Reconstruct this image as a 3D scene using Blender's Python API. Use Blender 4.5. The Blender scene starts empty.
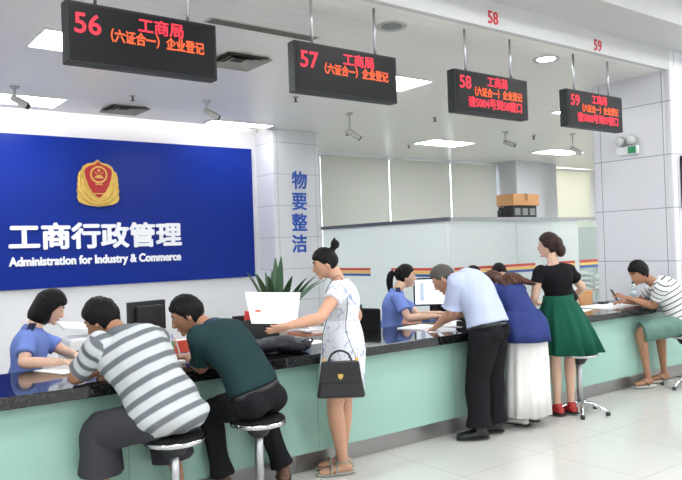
import bpy, math, random
import numpy as np
from mathutils import Vector, Matrix, noise

S = bpy.context.scene
COL = S.collection
random.seed(7)
rng = np.random.default_rng(7)

# ------------------------------------------------------------------ camera, world, exposure
CAM_Z = 1.53
RM = [[0.7955397945801277, 0.03336399173415001, -0.6049820487377884],
      [-0.019067765878629392, 0.999366806969187, 0.030040063791700863],
      [0.6056012347608003, -0.012362410111917934, 0.7956722411096285]]
def _wv(r): return Vector((r[0], r[2], -r[1]))
right_v, up_v, fwd_v = _wv(RM[0]), -_wv(RM[1]), _wv(RM[2])
cam_d = bpy.data.cameras.new('camera')
cam_d.sensor_width = 36.0
cam_d.lens = 722.517 / 682 * 36.0
cam_d.clip_start = 0.05
cam = bpy.data.objects.new('camera', cam_d)
COL.objects.link(cam)
cam.matrix_world = Matrix(((right_v.x, up_v.x, -fwd_v.x, 0), (right_v.y, up_v.y, -fwd_v.y, 0),
                           (right_v.z, up_v.z, -fwd_v.z, CAM_Z), (0, 0, 0, 1)))
S.camera = cam

W = bpy.data.worlds.new('world'); S.world = W
W.use_nodes = True
W.node_tree.nodes['Background'].inputs[0].default_value = (0.94, 0.97, 1.0, 1)
W.node_tree.nodes['Background'].inputs[1].default_value = 1.3
S.view_settings.view_transform = 'Standard'
S.view_settings.look = 'None'
S.view_settings.exposure = 0.1
S.view_settings.gamma = 1.0
S.view_settings.use_curve_mapping = False
S.cycles.max_bounces = 8
S.cycles.diffuse_bounces = 5
S.cycles.sample_clamp_indirect = 6.0
S.cycles.caustics_reflective = False
S.cycles.caustics_refractive = False
S.cycles.use_denoising = True

PANEL_STRENGTH = 22.0     # ceiling light panels
HALL_POWER = 11.0         # each unseen lamp added on the hall ceiling, watts
COVE_STRENGTH = 9.0
DAY_STRENGTH = 2.6

# ------------------------------------------------------------------ helpers: colour, materials
def lin(r, g, b):
    def f(c):
        c /= 255.0
        return c / 12.92 if c <= 0.04045 else ((c + 0.055) / 1.055) ** 2.4
    return (f(r), f(g), f(b), 1.0)

MATS = {}
def mat(name, rgb, rough=0.5, metal=0.0, spec=0.5, bump=0.0, bscale=60.0, coat=0.0, trans=0.0, emit=None, estr=0.0, alpha=1.0, mottled=0.0):
    if name in MATS: return MATS[name]
    if rough >= 0.7: spec = min(spec, 0.10)
    m = bpy.data.materials.new(name); m.use_nodes = True
    nt = m.node_tree; p = nt.nodes['Principled BSDF']
    p.inputs['Base Color'].default_value = lin(*rgb)
    p.inputs['Roughness'].default_value = rough
    p.inputs['Metallic'].default_value = metal
    p.inputs['Specular IOR Level'].default_value = spec
    p.inputs['Coat Weight'].default_value = coat
    p.inputs['Coat Roughness'].default_value = 0.05
    p.inputs['Transmission Weight'].default_value = trans
    p.inputs['Alpha'].default_value = alpha
    if emit:
        p.inputs['Emission Color'].default_value = lin(*emit)
        p.inputs['Emission Strength'].default_value = estr
    if bump or mottled:
        tc = nt.nodes.new('ShaderNodeTexCoord')
        nz = nt.nodes.new('ShaderNodeTexNoise'); nz.inputs['Scale'].default_value = bscale; nz.inputs['Detail'].default_value = 3
        nt.links.new(tc.outputs['Object'], nz.inputs['Vector'])
        if bump:
            b = nt.nodes.new('ShaderNodeBump'); b.inputs['Strength'].default_value = bump; b.inputs['Distance'].default_value = 0.01
            nt.links.new(nz.outputs['Fac'], b.inputs['Height']); nt.links.new(b.outputs['Normal'], p.inputs['Normal'])
        if mottled:
            r = nt.nodes.new('ShaderNodeMixRGB'); c = lin(*rgb)
            r.inputs[1].default_value = tuple(x * (1 - mottled) for x in c[:3]) + (1,)
            r.inputs[2].default_value = tuple(min(1, x * (1 + mottled)) for x in c[:3]) + (1,)
            nt.links.new(nz.outputs['Fac'], r.inputs[0]); nt.links.new(r.outputs[0], p.inputs['Base Color'])
    MATS[name] = m
    return m

def node_math(nt, op, a, b=None, c=None):
    n = nt.nodes.new('ShaderNodeMath'); n.operation = op
    for i, v in enumerate((a, b, c)):
        if v is None: continue
        if isinstance(v, (int, float)): n.inputs[i].default_value = v
        else: nt.links.new(v, n.inputs[i])
    return n.outputs[0]

def seam_mat(name, rgb, seam_rgb, seams, rough=0.4, spec=0.5, coords='Object'):
    """plain panels with joint lines; seams = [(axis, offset, period, width)]"""
    m = mat(name, rgb, rough, 0, spec)
    nt = m.node_tree; p = nt.nodes['Principled BSDF']
    tc = nt.nodes.new('ShaderNodeTexCoord'); sx = nt.nodes.new('ShaderNodeSeparateXYZ')
    nt.links.new(tc.outputs[coords], sx.inputs[0])
    mask = None
    for ax, off, per, wd in seams:
        v = node_math(nt, 'SUBTRACT', sx.outputs[ax], off)
        v = node_math(nt, 'DIVIDE', v, per)
        v = node_math(nt, 'FRACT', v)
        v = node_math(nt, 'LESS_THAN', v, wd / per)
        mask = v if mask is None else node_math(nt, 'MAXIMUM', mask, v)
    mx = nt.nodes.new('ShaderNodeMixRGB'); mx.inputs[1].default_value = lin(*rgb); mx.inputs[2].default_value = lin(*seam_rgb)
    nt.links.new(mask, mx.inputs[0]); nt.links.new(mx.outputs[0], p.inputs['Base Color'])
    return m

def band_mat(name, base, stripe, period, width, soft=0.04, rough=0.85):
    """cloth with stripes that run round the garment (attribute 'band' is the distance along the body in metres)"""
    m = mat(name, base, rough, 0, 0.2)
    nt = m.node_tree; p = nt.nodes['Principled BSDF']
    at = nt.nodes.new('ShaderNodeAttribute'); at.attribute_name = 'band'
    v = node_math(nt, 'FRACT', node_math(nt, 'DIVIDE', at.outputs['Fac'], period))
    d = node_math(nt, 'ABSOLUTE', node_math(nt, 'SUBTRACT', v, 0.5))
    mr = nt.nodes.new('ShaderNodeMapRange'); mr.inputs[1].default_value = width / 2 + soft; mr.inputs[2].default_value = width / 2 - soft
    nt.links.new(d, mr.inputs[0])
    mx = nt.nodes.new('ShaderNodeMixRGB'); mx.inputs[1].default_value = lin(*base); mx.inputs[2].default_value = lin(*stripe)
    nt.links.new(mr.outputs[0], mx.inputs[0]); nt.links.new(mx.outputs[0], p.inputs['Base Color'])
    return m

# ------------------------------------------------------------------ helpers: objects
ORIG = {}
def tag(o, label=None, cat=None, group=None, kind=None):
    if label: o['label'] = label
    if cat: o['category'] = cat
    if group: o['group'] = group
    if kind: o['kind'] = kind
    return o

def empty(name, loc, label=None, cat=None, group=None):
    o = bpy.data.objects.new(name, None); COL.objects.link(o)
    o.empty_display_size = 0.1
    o.location = loc
    ORIG[o] = Vector(loc)
    return tag(o, label, cat, group)

def link_mesh(name, me, m, parent):
    o = bpy.data.objects.new(name, me); COL.objects.link(o)
    if m: me.materials.append(m)
    if parent is not None:
        o.parent = parent; ORIG[o] = ORIG[parent]
    return o

class MB:
    def __init__(s): s.v = []; s.f = []
    def add(s, vs, fs):
        n = len(s.v); s.v += [tuple(v) for v in vs]; s.f += [tuple(i + n for i in f) for f in fs]; return s
    def box(s, a, b):
        x0, y0, z0 = a; x1, y1, z1 = b
        vs = [(x0,y0,z0),(x1,y0,z0),(x1,y1,z0),(x0,y1,z0),(x0,y0,z1),(x1,y0,z1),(x1,y1,z1),(x0,y1,z1)]
        return s.add(vs, [(0,3,2,1),(4,5,6,7),(0,1,5,4),(1,2,6,5),(2,3,7,6),(3,0,4,7)])
    def obox(s, c, ax, ay, az, hx, hy, hz):
        c = Vector(c); ax, ay, az = Vector(ax).normalized(), Vector(ay).normalized(), Vector(az).normalized()
        vs = [c + ax*hx*i + ay*hy*j + az*hz*k for k in (-1,1) for (i,j) in ((-1,-1),(1,-1),(1,1),(-1,1))]
        return s.add(vs, [(0,3,2,1),(4,5,6,7),(0,1,5,4),(1,2,6,5),(2,3,7,6),(3,0,4,7)])
    def cyl(s, p0, p1, r0, r1=None, n=20):
        p0, p1 = Vector(p0), Vector(p1); r1 = r0 if r1 is None else r1
        t = (p1 - p0).normalized(); a = t.orthogonal().normalized(); b = t.cross(a)
        vs = []
        for p, r in ((p0, r0), (p1, r1)):
            vs += [p + (a*math.cos(2*math.pi*i/n) + b*math.sin(2*math.pi*i/n))*r for i in range(n)]
        fs = [(i, (i+1) % n, n+(i+1) % n, n+i) for i in range(n)] + [tuple(range(n-1,-1,-1)), tuple(range(n, 2*n))]
        return s.add(vs, fs)
    def lathe(s, c, prof, n=32):
        """prof: (radius, z) pairs from bottom to top"""
        cx, cy, cz = c; vs = []; fs = []
        for r, z in prof:
            vs += [(cx + r*math.cos(2*math.pi*i/n), cy + r*math.sin(2*math.pi*i/n), cz + z) for i in range(n)]
        for k in range(len(prof)-1):
            fs += [(k*n+i, k*n+(i+1) % n, (k+1)*n+(i+1) % n, (k+1)*n+i) for i in range(n)]
        fs += [tuple(range(n-1,-1,-1)), tuple(range((len(prof)-1)*n, len(prof)*n))]
        return s.add(vs, fs)
    def ball(s, c, r, ax=None, n=20, m=12):
        c = Vector(c); r = (r, r, r) if isinstance(r, (int, float)) else r
        X, Y, Z = ax if ax else (Vector((1,0,0)), Vector((0,1,0)), Vector((0,0,1)))
        vs = [c - Z*r[2]]; fs = []
        for j in range(1, m):
            th = math.pi*j/m
            for i in range(n):
                ph = 2*math.pi*i/n
                vs.append(c + X*(r[0]*math.sin(th)*math.cos(ph)) + Y*(r[1]*math.sin(th)*math.sin(ph)) - Z*(r[2]*math.cos(th)))
        vs.append(c + Z*r[2]); L = len(vs)-1
        for i in range(n):
            fs.append((0, 1+(i+1) % n, 1+i))
            fs.append((L, 1+(m-2)*n+i, 1+(m-2)*n+(i+1) % n))
            for j in range(m-2):
                fs.append((1+j*n+i, 1+j*n+(i+1) % n, 1+(j+1)*n+(i+1) % n, 1+(j+1)*n+i))
        return s.add(vs, fs)
    def prism(s, poly, d):
        d = Vector(d); n = len(poly); poly = [Vector(p) for p in poly]
        return s.add(poly + [p + d for p in poly], [tuple(range(n-1,-1,-1)), tuple(range(n, 2*n))] + [(i, (i+1) % n, n+(i+1) % n, n+i) for i in range(n)])
    def loft(s, st, seg=20, sub=6, closed_ends=True):
        """st: list of (pos, a, b, side): ellipse of half-width a along side and b across"""
        P = np.array([[*Vector(q[0]), q[1], q[2], *Vector(q[3])] for q in st], float)
        R = catmull(P, sub)
        n = len(R); vs = []; fs = []
        T = np.gradient(R[:, :3], axis=0)
        for k in range(n):
            t = Vector(T[k]); t = t.normalized() if t.length > 1e-9 else Vector((0,0,1))
            sd = Vector(R[k, 5:8]); sd = (sd - t*sd.dot(t))
            sd = sd.normalized() if sd.length > 1e-6 else t.orthogonal().normalized()
            u = t.cross(sd)
            c = Vector(R[k, :3])
            for i in range(seg):
                an = 2*math.pi*i/seg
                vs.append(c + sd*(R[k,3]*math.cos(an)) + u*(R[k,4]*math.sin(an)))
        for k in range(n-1):
            fs += [(k*seg+i, k*seg+(i+1) % seg, (k+1)*seg+(i+1) % seg, (k+1)*seg+i) for i in range(seg)]
        if closed_ends:
            fs += [tuple(range(seg-1,-1,-1)), tuple(range((n-1)*seg, n*seg))]
        return s.add(vs, fs)
    def tube(s, pts, r, seg=10, sub=6):
        r = [r]*len(pts) if isinstance(r, (int, float)) else r
        d = Vector(pts[-1]) - Vector(pts[0])
        sd = d.orthogonal() if d.length > 1e-6 else Vector((1,0,0))
        return s.loft([(p, a, a, sd) for p, a in zip(pts, r)], seg, sub)
    def mesh(s, name, o=Vector((0,0,0))):
        me = bpy.data.meshes.new(name)
        me.from_pydata([tuple(Vector(v) - o) for v in s.v], [], s.f)
        me.validate()
        return me
    def build(s, name, m, parent=None, smooth=False, bevel=0.0, loc=None):
        o0 = ORIG[parent] if parent is not None else Vector(loc) if loc is not None else Vector((0,0,0))
        me = s.mesh(name, o0)
        o = link_mesh(name, me, m, parent)
        if parent is None:
            o.location = o0; ORIG[o] = o0.copy()
        if bevel:
            b = o.modifiers.new('bevel', 'BEVEL'); b.width = bevel; b.segments = 2; b.limit_method = 'ANGLE'
        if smooth:
            me.polygons.foreach_set('use_smooth', [True]*len(me.polygons))
        return o

def catmull(P, sub):
    if len(P) < 3:
        t = np.linspace(0, 1, sub+1)[:, None]
        return P[0]*(1-t) + P[-1]*t
    Q = np.vstack([2*P[0]-P[1], P, 2*P[-1]-P[-2]])
    Q[0, 3:5] = P[0, 3:5]; Q[-1, 3:5] = P[-1, 3:5]
    out = []
    for i in range(1, len(Q)-2):
        for t in np.linspace(0, 1, sub, endpoint=False):
            a, b, c, d = Q[i-1], Q[i], Q[i+1], Q[i+2]
            out.append(0.5*((2*b) + (c-a)*t + (2*a-5*b+4*c-d)*t*t + (-a+3*b-3*c+d)*t**3))
    out.append(P[-1])
    return np.array(out)

def eval_mesh(o):
    dg = bpy.context.evaluated_depsgraph_get()
    return bpy.data.meshes.new_from_object(o.evaluated_get(dg))

def voxel(mb, name, m, parent, vox=0.007, smooth=4, wrinkle=0.0, wfreq=18.0, chains=None):
    """join everything in the builder into one continuous skin"""
    o0 = ORIG[parent]
    tmp = bpy.data.objects.new('tmp', mb.mesh('tmp', o0)); COL.objects.link(tmp)
    r = tmp.modifiers.new('r', 'REMESH'); r.mode = 'VOXEL'; r.voxel_size = vox; r.adaptivity = 0.0
    me = eval_mesh(tmp)
    bpy.data.objects.remove(tmp)
    n = len(me.vertices)
    co = np.empty(n*3); me.vertices.foreach_get('co', co); co = co.reshape(-1, 3)
    ed = np.empty(len(me.edges)*2, int); me.edges.foreach_get('vertices', ed); ed = ed.reshape(-1, 2)
    deg = np.bincount(ed.ravel(), minlength=n).astype(float)[:, None]; deg[deg == 0] = 1
    def lap(x):
        y = np.zeros_like(x)
        for k in range(x.shape[1]):
            y[:, k] = np.bincount(ed[:, 0], x[ed[:, 1], k], n) + np.bincount(ed[:, 1], x[ed[:, 0], k], n)
        return y/deg - x
    for _ in range(smooth):
        co = co + 0.5*lap(co); co = co - 0.52*lap(co)*0.98 if _ % 2 else co
    if wrinkle:
        me.vertices.foreach_set('co', co.ravel()); me.update()
        nr = np.empty(n*3); me.vertices.foreach_get('normal', nr); nr = nr.reshape(-1, 3)
        w = np.zeros(n)
        for k in range(7):
            d = rng.normal(size=3); d /= np.linalg.norm(d); d[2] *= 0.8
            e = rng.normal(size=3)*2.5
            ph = rng.uniform(0, 6.28)
            w += np.sin(co @ d*wfreq*rng.uniform(.6, 1.8) + 1.3*np.sin(co @ e*2.2 + ph) + ph)*rng.uniform(.4, 1)
        w = np.sign(w)*np.abs(w)**0.8/3.2
        co = co + nr*(w*wrinkle)[:, None]
    me.vertices.foreach_set('co', co.ravel())
    if chains:
        wc = co + np.array(o0)
        D = []; V = []
        for pts, rad, off in chains:
            a, b = np.array(pts[0]), np.array(pts[-1]); L = np.linalg.norm(b-a)
            t = ((wc-a) @ (b-a))/L**2
            D.append(np.linalg.norm(wc - (a + np.clip(t, 0, 1)[:, None]*(b-a)), axis=1)/rad); V.append(off + t*L)
        D = np.array(D); V = np.array(V)
        nl = len(me.loops); lv = np.empty(nl, int); me.loops.foreach_get('vertex_index', lv)
        lt = np.empty(len(me.polygons), int); me.polygons.foreach_get('loop_total', lt)
        fid = np.repeat(np.arange(len(lt)), lt)
        fd = np.array([np.bincount(fid, d[lv], len(lt)) for d in D])
        pick = fd.argmin(0)[fid]
        at = me.attributes.new('band', 'FLOAT', 'CORNER'); at.data.foreach_set('value', V[pick, lv])
    me.polygons.foreach_set('use_smooth', [True]*len(me.polygons))
    me.update()
    me.name = name
    me.materials.clear()
    return link_mesh(name, me, m, parent)

def text(body, loc, size, xdir, updir, m, name, parent=None, depth=0.004, bold=0.0, align='CENTER', width=None):
    """lettering as a mesh; width fits the line to a real length"""
    cu = bpy.data.curves.new('tmp_text', 'FONT'); cu.body = body; cu.size = size
    cu.align_x = align; cu.align_y = 'CENTER'; cu.extrude = depth
    cu.resolution_u = 3
    t = bpy.data.objects.new('tmp_text', cu); COL.objects.link(t)
    me = eval_mesh(t); bpy.data.objects.remove(t)
    X = Vector(xdir).normalized(); U = Vector(updir).normalized(); N = X.cross(U)
    co = np.empty(len(me.vertices)*3); me.vertices.foreach_get('co', co); co = co.reshape(-1, 3)
    if width and len(co):
        w = co[:, 0].max() - co[:, 0].min()
        c = (co[:, 0].max() + co[:, 0].min())/2
        co[:, 0] = (co[:, 0] - c)*width/w + (0 if align == 'CENTER' else width/2)
    if bold:
        base = me; n0 = len(co); pl = [tuple(p.vertices) for p in me.polygons]; cc = []; ff = []
        for q, (dx, dy) in enumerate(((0, 0), (1, 0), (-1, 0), (0, 1), (0, -1), (.7, .7), (-.7, .7), (.7, -.7), (-.7, -.7))):
            cc.append(co + np.array([dx*bold, dy*bold, -q*0.00015])); ff += [tuple(i + q*n0 for i in f) for f in pl]
        co = np.vstack(cc); me = bpy.data.meshes.new(name); me.from_pydata([tuple(v) for v in co], [], ff)
    L = Vector(loc) - (ORIG[parent] if parent is not None else Vector(loc))
    wv = co @ np.array([X, U, N]) + np.array(L)
    me.vertices.foreach_set('co', wv.ravel()); me.update(); me.name = name
    me.materials.clear()
    o = link_mesh(name, me, m, parent)
    if parent is None:
        o.location = loc; ORIG[o] = Vector(loc)
    return o

def children_of(o): return [c for c in COL.objects if c.parent == o]
def copy_tree(o, loc, rz=0.0, label=None, group=None):
    def rec(a, par):
        c = a.copy(); COL.objects.link(c)
        if par is not None: c.parent = par
        for k in [q for q in list(COL.objects) if q.parent == a]: rec(k, c)
        return c
    r = rec(o, None)
    r.location = loc; r.rotation_euler = (0, 0, rz); ORIG[r] = Vector(loc)
    if label: r['label'] = label
    if group: r['group'] = group
    return r

def struct(mb, name, m, bevel=0.0, smooth=False):
    return tag(mb.build(name, m, None, smooth, bevel), kind='structure')

# ------------------------------------------------------------------ materials
M_WALL = mat('wall paint', (214, 215, 217), 0.6)
M_FLOOR = seam_mat('floor tile', (202, 202, 197), (172, 172, 168), [(0, 0.3, 0.8, 0.006), (1, 0.15, 0.8, 0.006)], 0.12, 0.5)
M_CEIL = seam_mat('ceiling strip', (228, 227, 222), (200, 200, 196), [(1, 0.0, 0.15, 0.006)], 0.3, 0.5)
M_CEIL2 = mat('hall ceiling', (205, 205, 205), 0.6)
M_BEAM = mat('beam paint', (196, 197, 197), 0.5)
M_PILLAR = seam_mat('pillar panel', (216, 217, 222), (150, 152, 160), [(2, 0.66, 0.605, 0.010), (1, 4.29, 0.80, 0.010), (0, 8.02, 0.80, 0.010)], 0.25)
M_PILLAR2 = seam_mat('far pillar panel', (214, 216, 220), (176, 178, 184), [(2, 0.25, 0.495, 0.012), (0, 6.03, 0.72, 0.012)], 0.3)
M_BOARD = mat('blue board', (18, 43, 132), 0.25, 0, 0.15)
M_WHITE = mat('white lettering', (240, 242, 246), 0.4)
M_BLUE = mat('blue lettering', (30, 84, 180), 0.4)
M_RED = mat('red lettering', (196, 40, 52), 0.5)
M_MINT = mat('mint glass panel', (150, 188, 175), 0.16, 0, 0.4)
M_KICK = mat('brushed steel', (160, 158, 156), 0.32, 0.85, 0.5)
M_CHROME = mat('chrome', (215, 215, 218), 0.12, 1.0)
M_STEEL = mat('satin steel', (190, 191, 194), 0.3, 1.0)
M_BLACK = mat('black plastic', (24, 25, 28), 0.4)
M_BLACK2 = mat('black screen', (11, 12, 14), 0.4, 0, 0.2)
M_DARKFAB = mat('black upholstery', (30, 30, 32), 0.8, bump=0.2, bscale=200)
M_GREYPL = mat('grey plastic', (120, 122, 124), 0.45)
M_CAMGREY = mat('camera housing', (186, 186, 182), 0.4)
M_PAPER = mat('paper', (240, 241, 242), 0.7)
M_WOOD = mat('brown desk wood', (150, 92, 62), 0.4, mottled=0.25, bscale=12)
M_CARD = mat('cardboard', (196, 148, 104), 0.8, mottled=0.1, bscale=8)
M_GOLD = mat('gold', (214, 178, 92), 0.35, 0.6)
M_CREST = mat('crest red', (168, 24, 34), 0.4)
M_WPLAST = mat('white plastic', (226, 227, 228), 0.4)
M_LED = mat('red led', (60, 5, 8), 0.6, emit=(255, 45, 70), estr=1.3)
M_LED2 = mat('orange led', (60, 20, 5), 0.6, emit=(255, 96, 44), estr=1.3)
M_LAMP = mat('lamp diffuser', (250, 250, 250), 0.5, emit=(250, 252, 255), estr=PANEL_STRENGTH)
M_COVE = mat('cove tube', (250, 250, 250), 0.5, emit=(255, 246, 242), estr=COVE_STRENGTH)
M_EXIT = mat('exit sign green', (10, 80, 50), 0.5, emit=(20, 130, 80), estr=0.6)

m = mat('granite', (22, 24, 28), 0.06, 0, 0.6)
nt = m.node_tree; tc = nt.nodes.new('ShaderNodeTexCoord'); vz = nt.nodes.new('ShaderNodeTexNoise')
vz.inputs['Scale'].default_value = 55; vz.inputs['Detail'].default_value = 6; vz.inputs['Roughness'].default_value = 0.7
nt.links.new(tc.outputs['Object'], vz.inputs['Vector'])
cr = nt.nodes.new('ShaderNodeValToRGB'); e = cr.color_ramp.elements
e[0].position = 0.5; e[0].color = lin(14, 15, 17); e[1].position = 0.78; e[1].color = lin(84, 86, 86)
nt.links.new(vz.outputs['Fac'], cr.inputs[0]); nt.links.new(cr.outputs[0], nt.nodes['Principled BSDF'].inputs['Base Color'])
M_GRANITE = m

m = mat('frosted glass', (236, 242, 241), 0.25, 0, 0.5)
nt = m.node_tree; tl = nt.nodes.new('ShaderNodeBsdfTranslucent'); tl.inputs[0].default_value = lin(240, 246, 245)
mx = nt.nodes.new('ShaderNodeMixShader'); mx.inputs[0].default_value = 0.4
nt.links.new(nt.nodes['Principled BSDF'].outputs[0], mx.inputs[1]); nt.links.new(tl.outputs[0], mx.inputs[2])
nt.links.new(mx.outputs[0], nt.nodes['Material Output'].inputs[0])
M_FROST = m
m = mat('clear glass', (225, 235, 232), 0.04, 0, 0.5)
nt = m.node_tree; tr = nt.nodes.new('ShaderNodeBsdfTransparent'); tr.inputs[0].default_value = (0.9, 0.94, 0.93, 1)
mx = nt.nodes.new('ShaderNodeMixShader'); mx.inputs[0].default_value = 0.82
nt.links.new(nt.nodes['Principled BSDF'].outputs[0], mx.inputs[1]); nt.links.new(tr.outputs[0], mx.inputs[2])
nt.links.new(mx.outputs[0], nt.nodes['Material Output'].inputs[0])
M_GLASS = m
m = mat('roller blind', (196, 197, 190), 0.8)
nt = m.node_tree; tl = nt.nodes.new('ShaderNodeBsdfTranslucent'); tl.inputs[0].default_value = lin(228, 226, 216)
mx = nt.nodes.new('ShaderNodeMixShader'); mx.inputs[0].default_value = 0.16
nt.links.new(nt.nodes['Principled BSDF'].outputs[0], mx.inputs[1]); nt.links.new(tl.outputs[0], mx.inputs[2])
nt.links.new(mx.outputs[0], nt.nodes['Material Output'].inputs[0])
M_BLIND = m
M_DAY = mat('daylight pane', (240, 245, 250), 0.3, emit=(235, 244, 255), estr=DAY_STRENGTH)

M_SUN = mat('sunlit pane', (240, 245, 250), 0.3, emit=(250, 250, 245), estr=DAY_STRENGTH*8)
SKIN = mat('skin', (196, 150, 124), 0.5, 0, 0.35, mottled=0.06, bscale=30)
SKIN_D = mat('tanned skin', (170, 124, 98), 0.5, 0, 0.35, mottled=0.06, bscale=30)
SKIN_L = mat('light skin', (212, 174, 152), 0.5, 0, 0.35, mottled=0.05, bscale=30)
HAIR = mat('black hair', (15, 13, 13), 0.5, 0, 0.16, bump=0.5, bscale=120)
HAIR_G = mat('greying hair', (84, 80, 76), 0.6, 0, 0.3, bump=0.5, bscale=160, mottled=0.4)
HAIR_B = mat('brown hair', (78, 50, 40), 0.55, 0, 0.2, bump=0.6, bscale=90, mottled=0.3)
HAIR_DB = mat('dark brown hair', (44, 28, 25), 0.5, 0, 0.2, bump=0.5, bscale=120)
M_EYE = mat('eye', (30, 24, 22), 0.2)
M_LIP = mat('lips', (172, 92, 88), 0.5)

# ------------------------------------------------------------------ room shell
ZC = 3.43
XL, XR, YF, YB = -4.0, 17.5, -5.0, 11.4
struct(MB().box((XL, YF, -0.1), (XR, YB, 0)), 'floor', M_FLOOR)
struct(MB().box((XL, 4.26, ZC), (XR, 9.62, ZC+0.08)).box((6.0, 9.62, ZC), (XR, YB, ZC+0.08)), 'ceiling', M_CEIL)
struct(MB().box((XL, 3.72, 3.67), (XR, 4.2, 3.75)).box((XL, 4.2, ZC), (XR, 4.26, 3.75)).box((XL, 3.66, 3.67), (XR, 3.72, 4.05)), 'ceiling_beam', M_BEAM)
struct(MB().box((XL, YF, 4.0), (XR, 3.72, 4.1)), 'ceiling.001', M_CEIL2)
struct(MB().box((XL-0.1, YF, 0), (XL, YB, 4.1)), 'wall_left', M_WALL)
struct(MB().box((XR, YF, 0), (XR+0.1, YB, 4.1)), 'wall_right', M_WALL)
# unseen wall behind the camera, left open between posts to admit soft light
mbf = MB().box((XL, YF-0.1, 0), (XR, YF, 0.3)).box((XL, YF-0.1, 3.7), (XR, YF, 4.1))
for k in range(8): mbf.box((XL + k*3.05, YF-0.1, 0.3), (XL + k*3.05 + 0.15, YF, 3.7))
struct(mbf, 'wall_front', M_WALL)
# back wall behind the blue board, with the lit recess above it
struct(MB().box((XL, 10.0, 0), (6.6, 10.12, 3.9)).box((XL, 9.54, 3.82), (6.0, 10.0, 3.9)).box((XL, 9.54, ZC+0.08), (6.0, 9.62, 3.82)).box((5.955, 9.54, ZC+0.08), (6.05, 10.0, 3.82)), 'wall_back', M_WALL)
# window wall
wins = [(7.0, 8.110), (8.14, 9.855), (9.90, 11.655), (11.71, 13.18), (15.15, 16.95)]
mbw = MB().box((6.6, YB-0.1, 0), (XR, YB, 0.9)).box((6.6, YB-0.1, 3.38), (XR, YB, ZC))
xs = [6.6] + [x for w in wins for x in w] + [XR]
for a, b in zip(xs[0::2], xs[1::2]):
    if b - a > 0.3: mbw.box((a, YB-0.1, 0.9), (b, YB, 3.38))
struct(mbw, 'wall_back.001', M_WALL)
for i, (a, b) in enumerate(wins):
    w = empty('window_%d' % (i+1), ((a+b)/2, YB-0.06, 0.9)); tag(w, kind='structure')
    a0, b0 = a-0.04, b+0.04
    fr = MB().box((a0, YB-0.09, 0.9), (a0+.008, YB-.03, 3.38)).box((b0-.008, YB-0.09, 0.9), (b0, YB-.03, 3.38)).box((a0, YB-0.09, 0.9), (b0, YB-.03, 0.96)).box((a0, YB-0.09, 3.33), (b0, YB-.03, 3.38))
    fr.build('window_frame', M_WPLAST, w)
    MB().box((a0+.008, YB-0.06, 0.96), (b0-.008, YB-0.05, 3.33)).build('window_pane', M_DAY if i < 4 else M_SUN, w)
blind_lab = ['cream roller blind nearest the pillar with blue characters', 'cream roller blind lit along its right edge, above the frosted partition',
             'broad cream roller blind in the middle, left of the bright gap', 'cream roller blind beside the far grey column', 'bright white roller blind at the far right beyond the column']
for i, (a, b) in enumerate(wins):
    t = empty('roller_blind', ((a+b)/2, YB-0.13, 3.4), blind_lab[i], 'blind', 'roller blinds on the far windows')
    me = MB().box((a-0.01, YB-0.145, 0.95), (b+0.01, YB-0.142, 3.36)).build('blind_fabric', M_BLIND, t)
    MB().cyl((a, YB-0.15, 3.38), (b, YB-0.15, 3.38), 0.024).build('roller', M_WPLAST, t, True)
    MB().box((a, YB-0.155, 0.93), (b, YB-0.135, 0.955)).build('bottom_bar', M_WPLAST, t)
# pillars
struct(MB().box((7.93, 4.26, 0), (8.93, 5.2, 4.02)).box((7.93, 4.19, 0), (8.93, 4.27, 3.665)), 'pillar', M_PILLAR, 0.02)
struct(MB().box((5.955, 9.5, 0), (6.83, 10.35, ZC)), 'pillar.001', M_PILLAR2, 0.015)
struct(MB().box((13.25, 10.7, 0), (14.25, 11.3, ZC)).box((14.25, 10.95, 0), (15.1, 11.3, ZC)), 'pillar.002', mat('grey column', (190, 192, 195), 0.4))

# ------------------------------------------------------------------ ceiling fittings
def light_panel(x, y, hx, hy, label, z=ZC, st='lights over the counters'):
    t = empty('ceiling_light', (x, y, z), label, 'light', st)
    MB().box((x-hx, y-hy, z-0.012), (x+hx, y+hy, z-0.004)).build('diffuser', M_LAMP, t)
    f = MB()
    for a, b in (((x-hx-.02, y-hy-.02), (x+hx+.02, y-hy)), ((x-hx-.02, y+hy), (x+hx+.02, y+hy+.02)), ((x-hx-.02, y-hy), (x-hx, y+hy)), ((x+hx, y-hy), (x+hx+.02, y+hy))):
        f.box((*a, z-0.018), (*b, z))
    f.build('frame', M_WPLAST, t)
    return t
light_panel(2.22, 6.43, 0.52, 0.28, 'bright ceiling light panel left of the sign for window 56')
light_panel(2.12, 9.05, 0.52, 0.27, 'ceiling light panel above the left part of the blue board')
light_panel(5.38, 6.2, 0.52, 0.28, 'bright ceiling light panel showing past the right end of the sign for window 57')
light_panel(5.3, 9.33, 0.5, 0.12, 'thin bright ceiling light over the right end of the blue board')
light_panel(9.65, 9.42, 0.52, 0.27, 'ceiling light panel in front of the cream blinds, below the sign for window 58')
light_panel(12.95, 9.32, 0.52, 0.27, 'farthest ceiling light panel, near the grey column')
for x, y in ((-1.2, 6.4), (-1.2, 9.0), (13.0, 6.2), (9.4, 6.2), (16.2, 6.6)):
    light_panel(x, y, 0.52, 0.28, 'ceiling light panel outside the picture', st='ceiling lights outside the picture')
def area(x, y, z, sx, sy, pw, par=None):
    d = bpy.data.lights.new('lamp', 'AREA'); d.shape = 'RECTANGLE'; d.size = sx; d.size_y = sy; d.energy = pw; d.color = (1.0, 0.985, 0.96)
    o = bpy.data.objects.new('lamp', d); COL.objects.link(o); o.location = (x, y, z)
    return o
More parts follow.
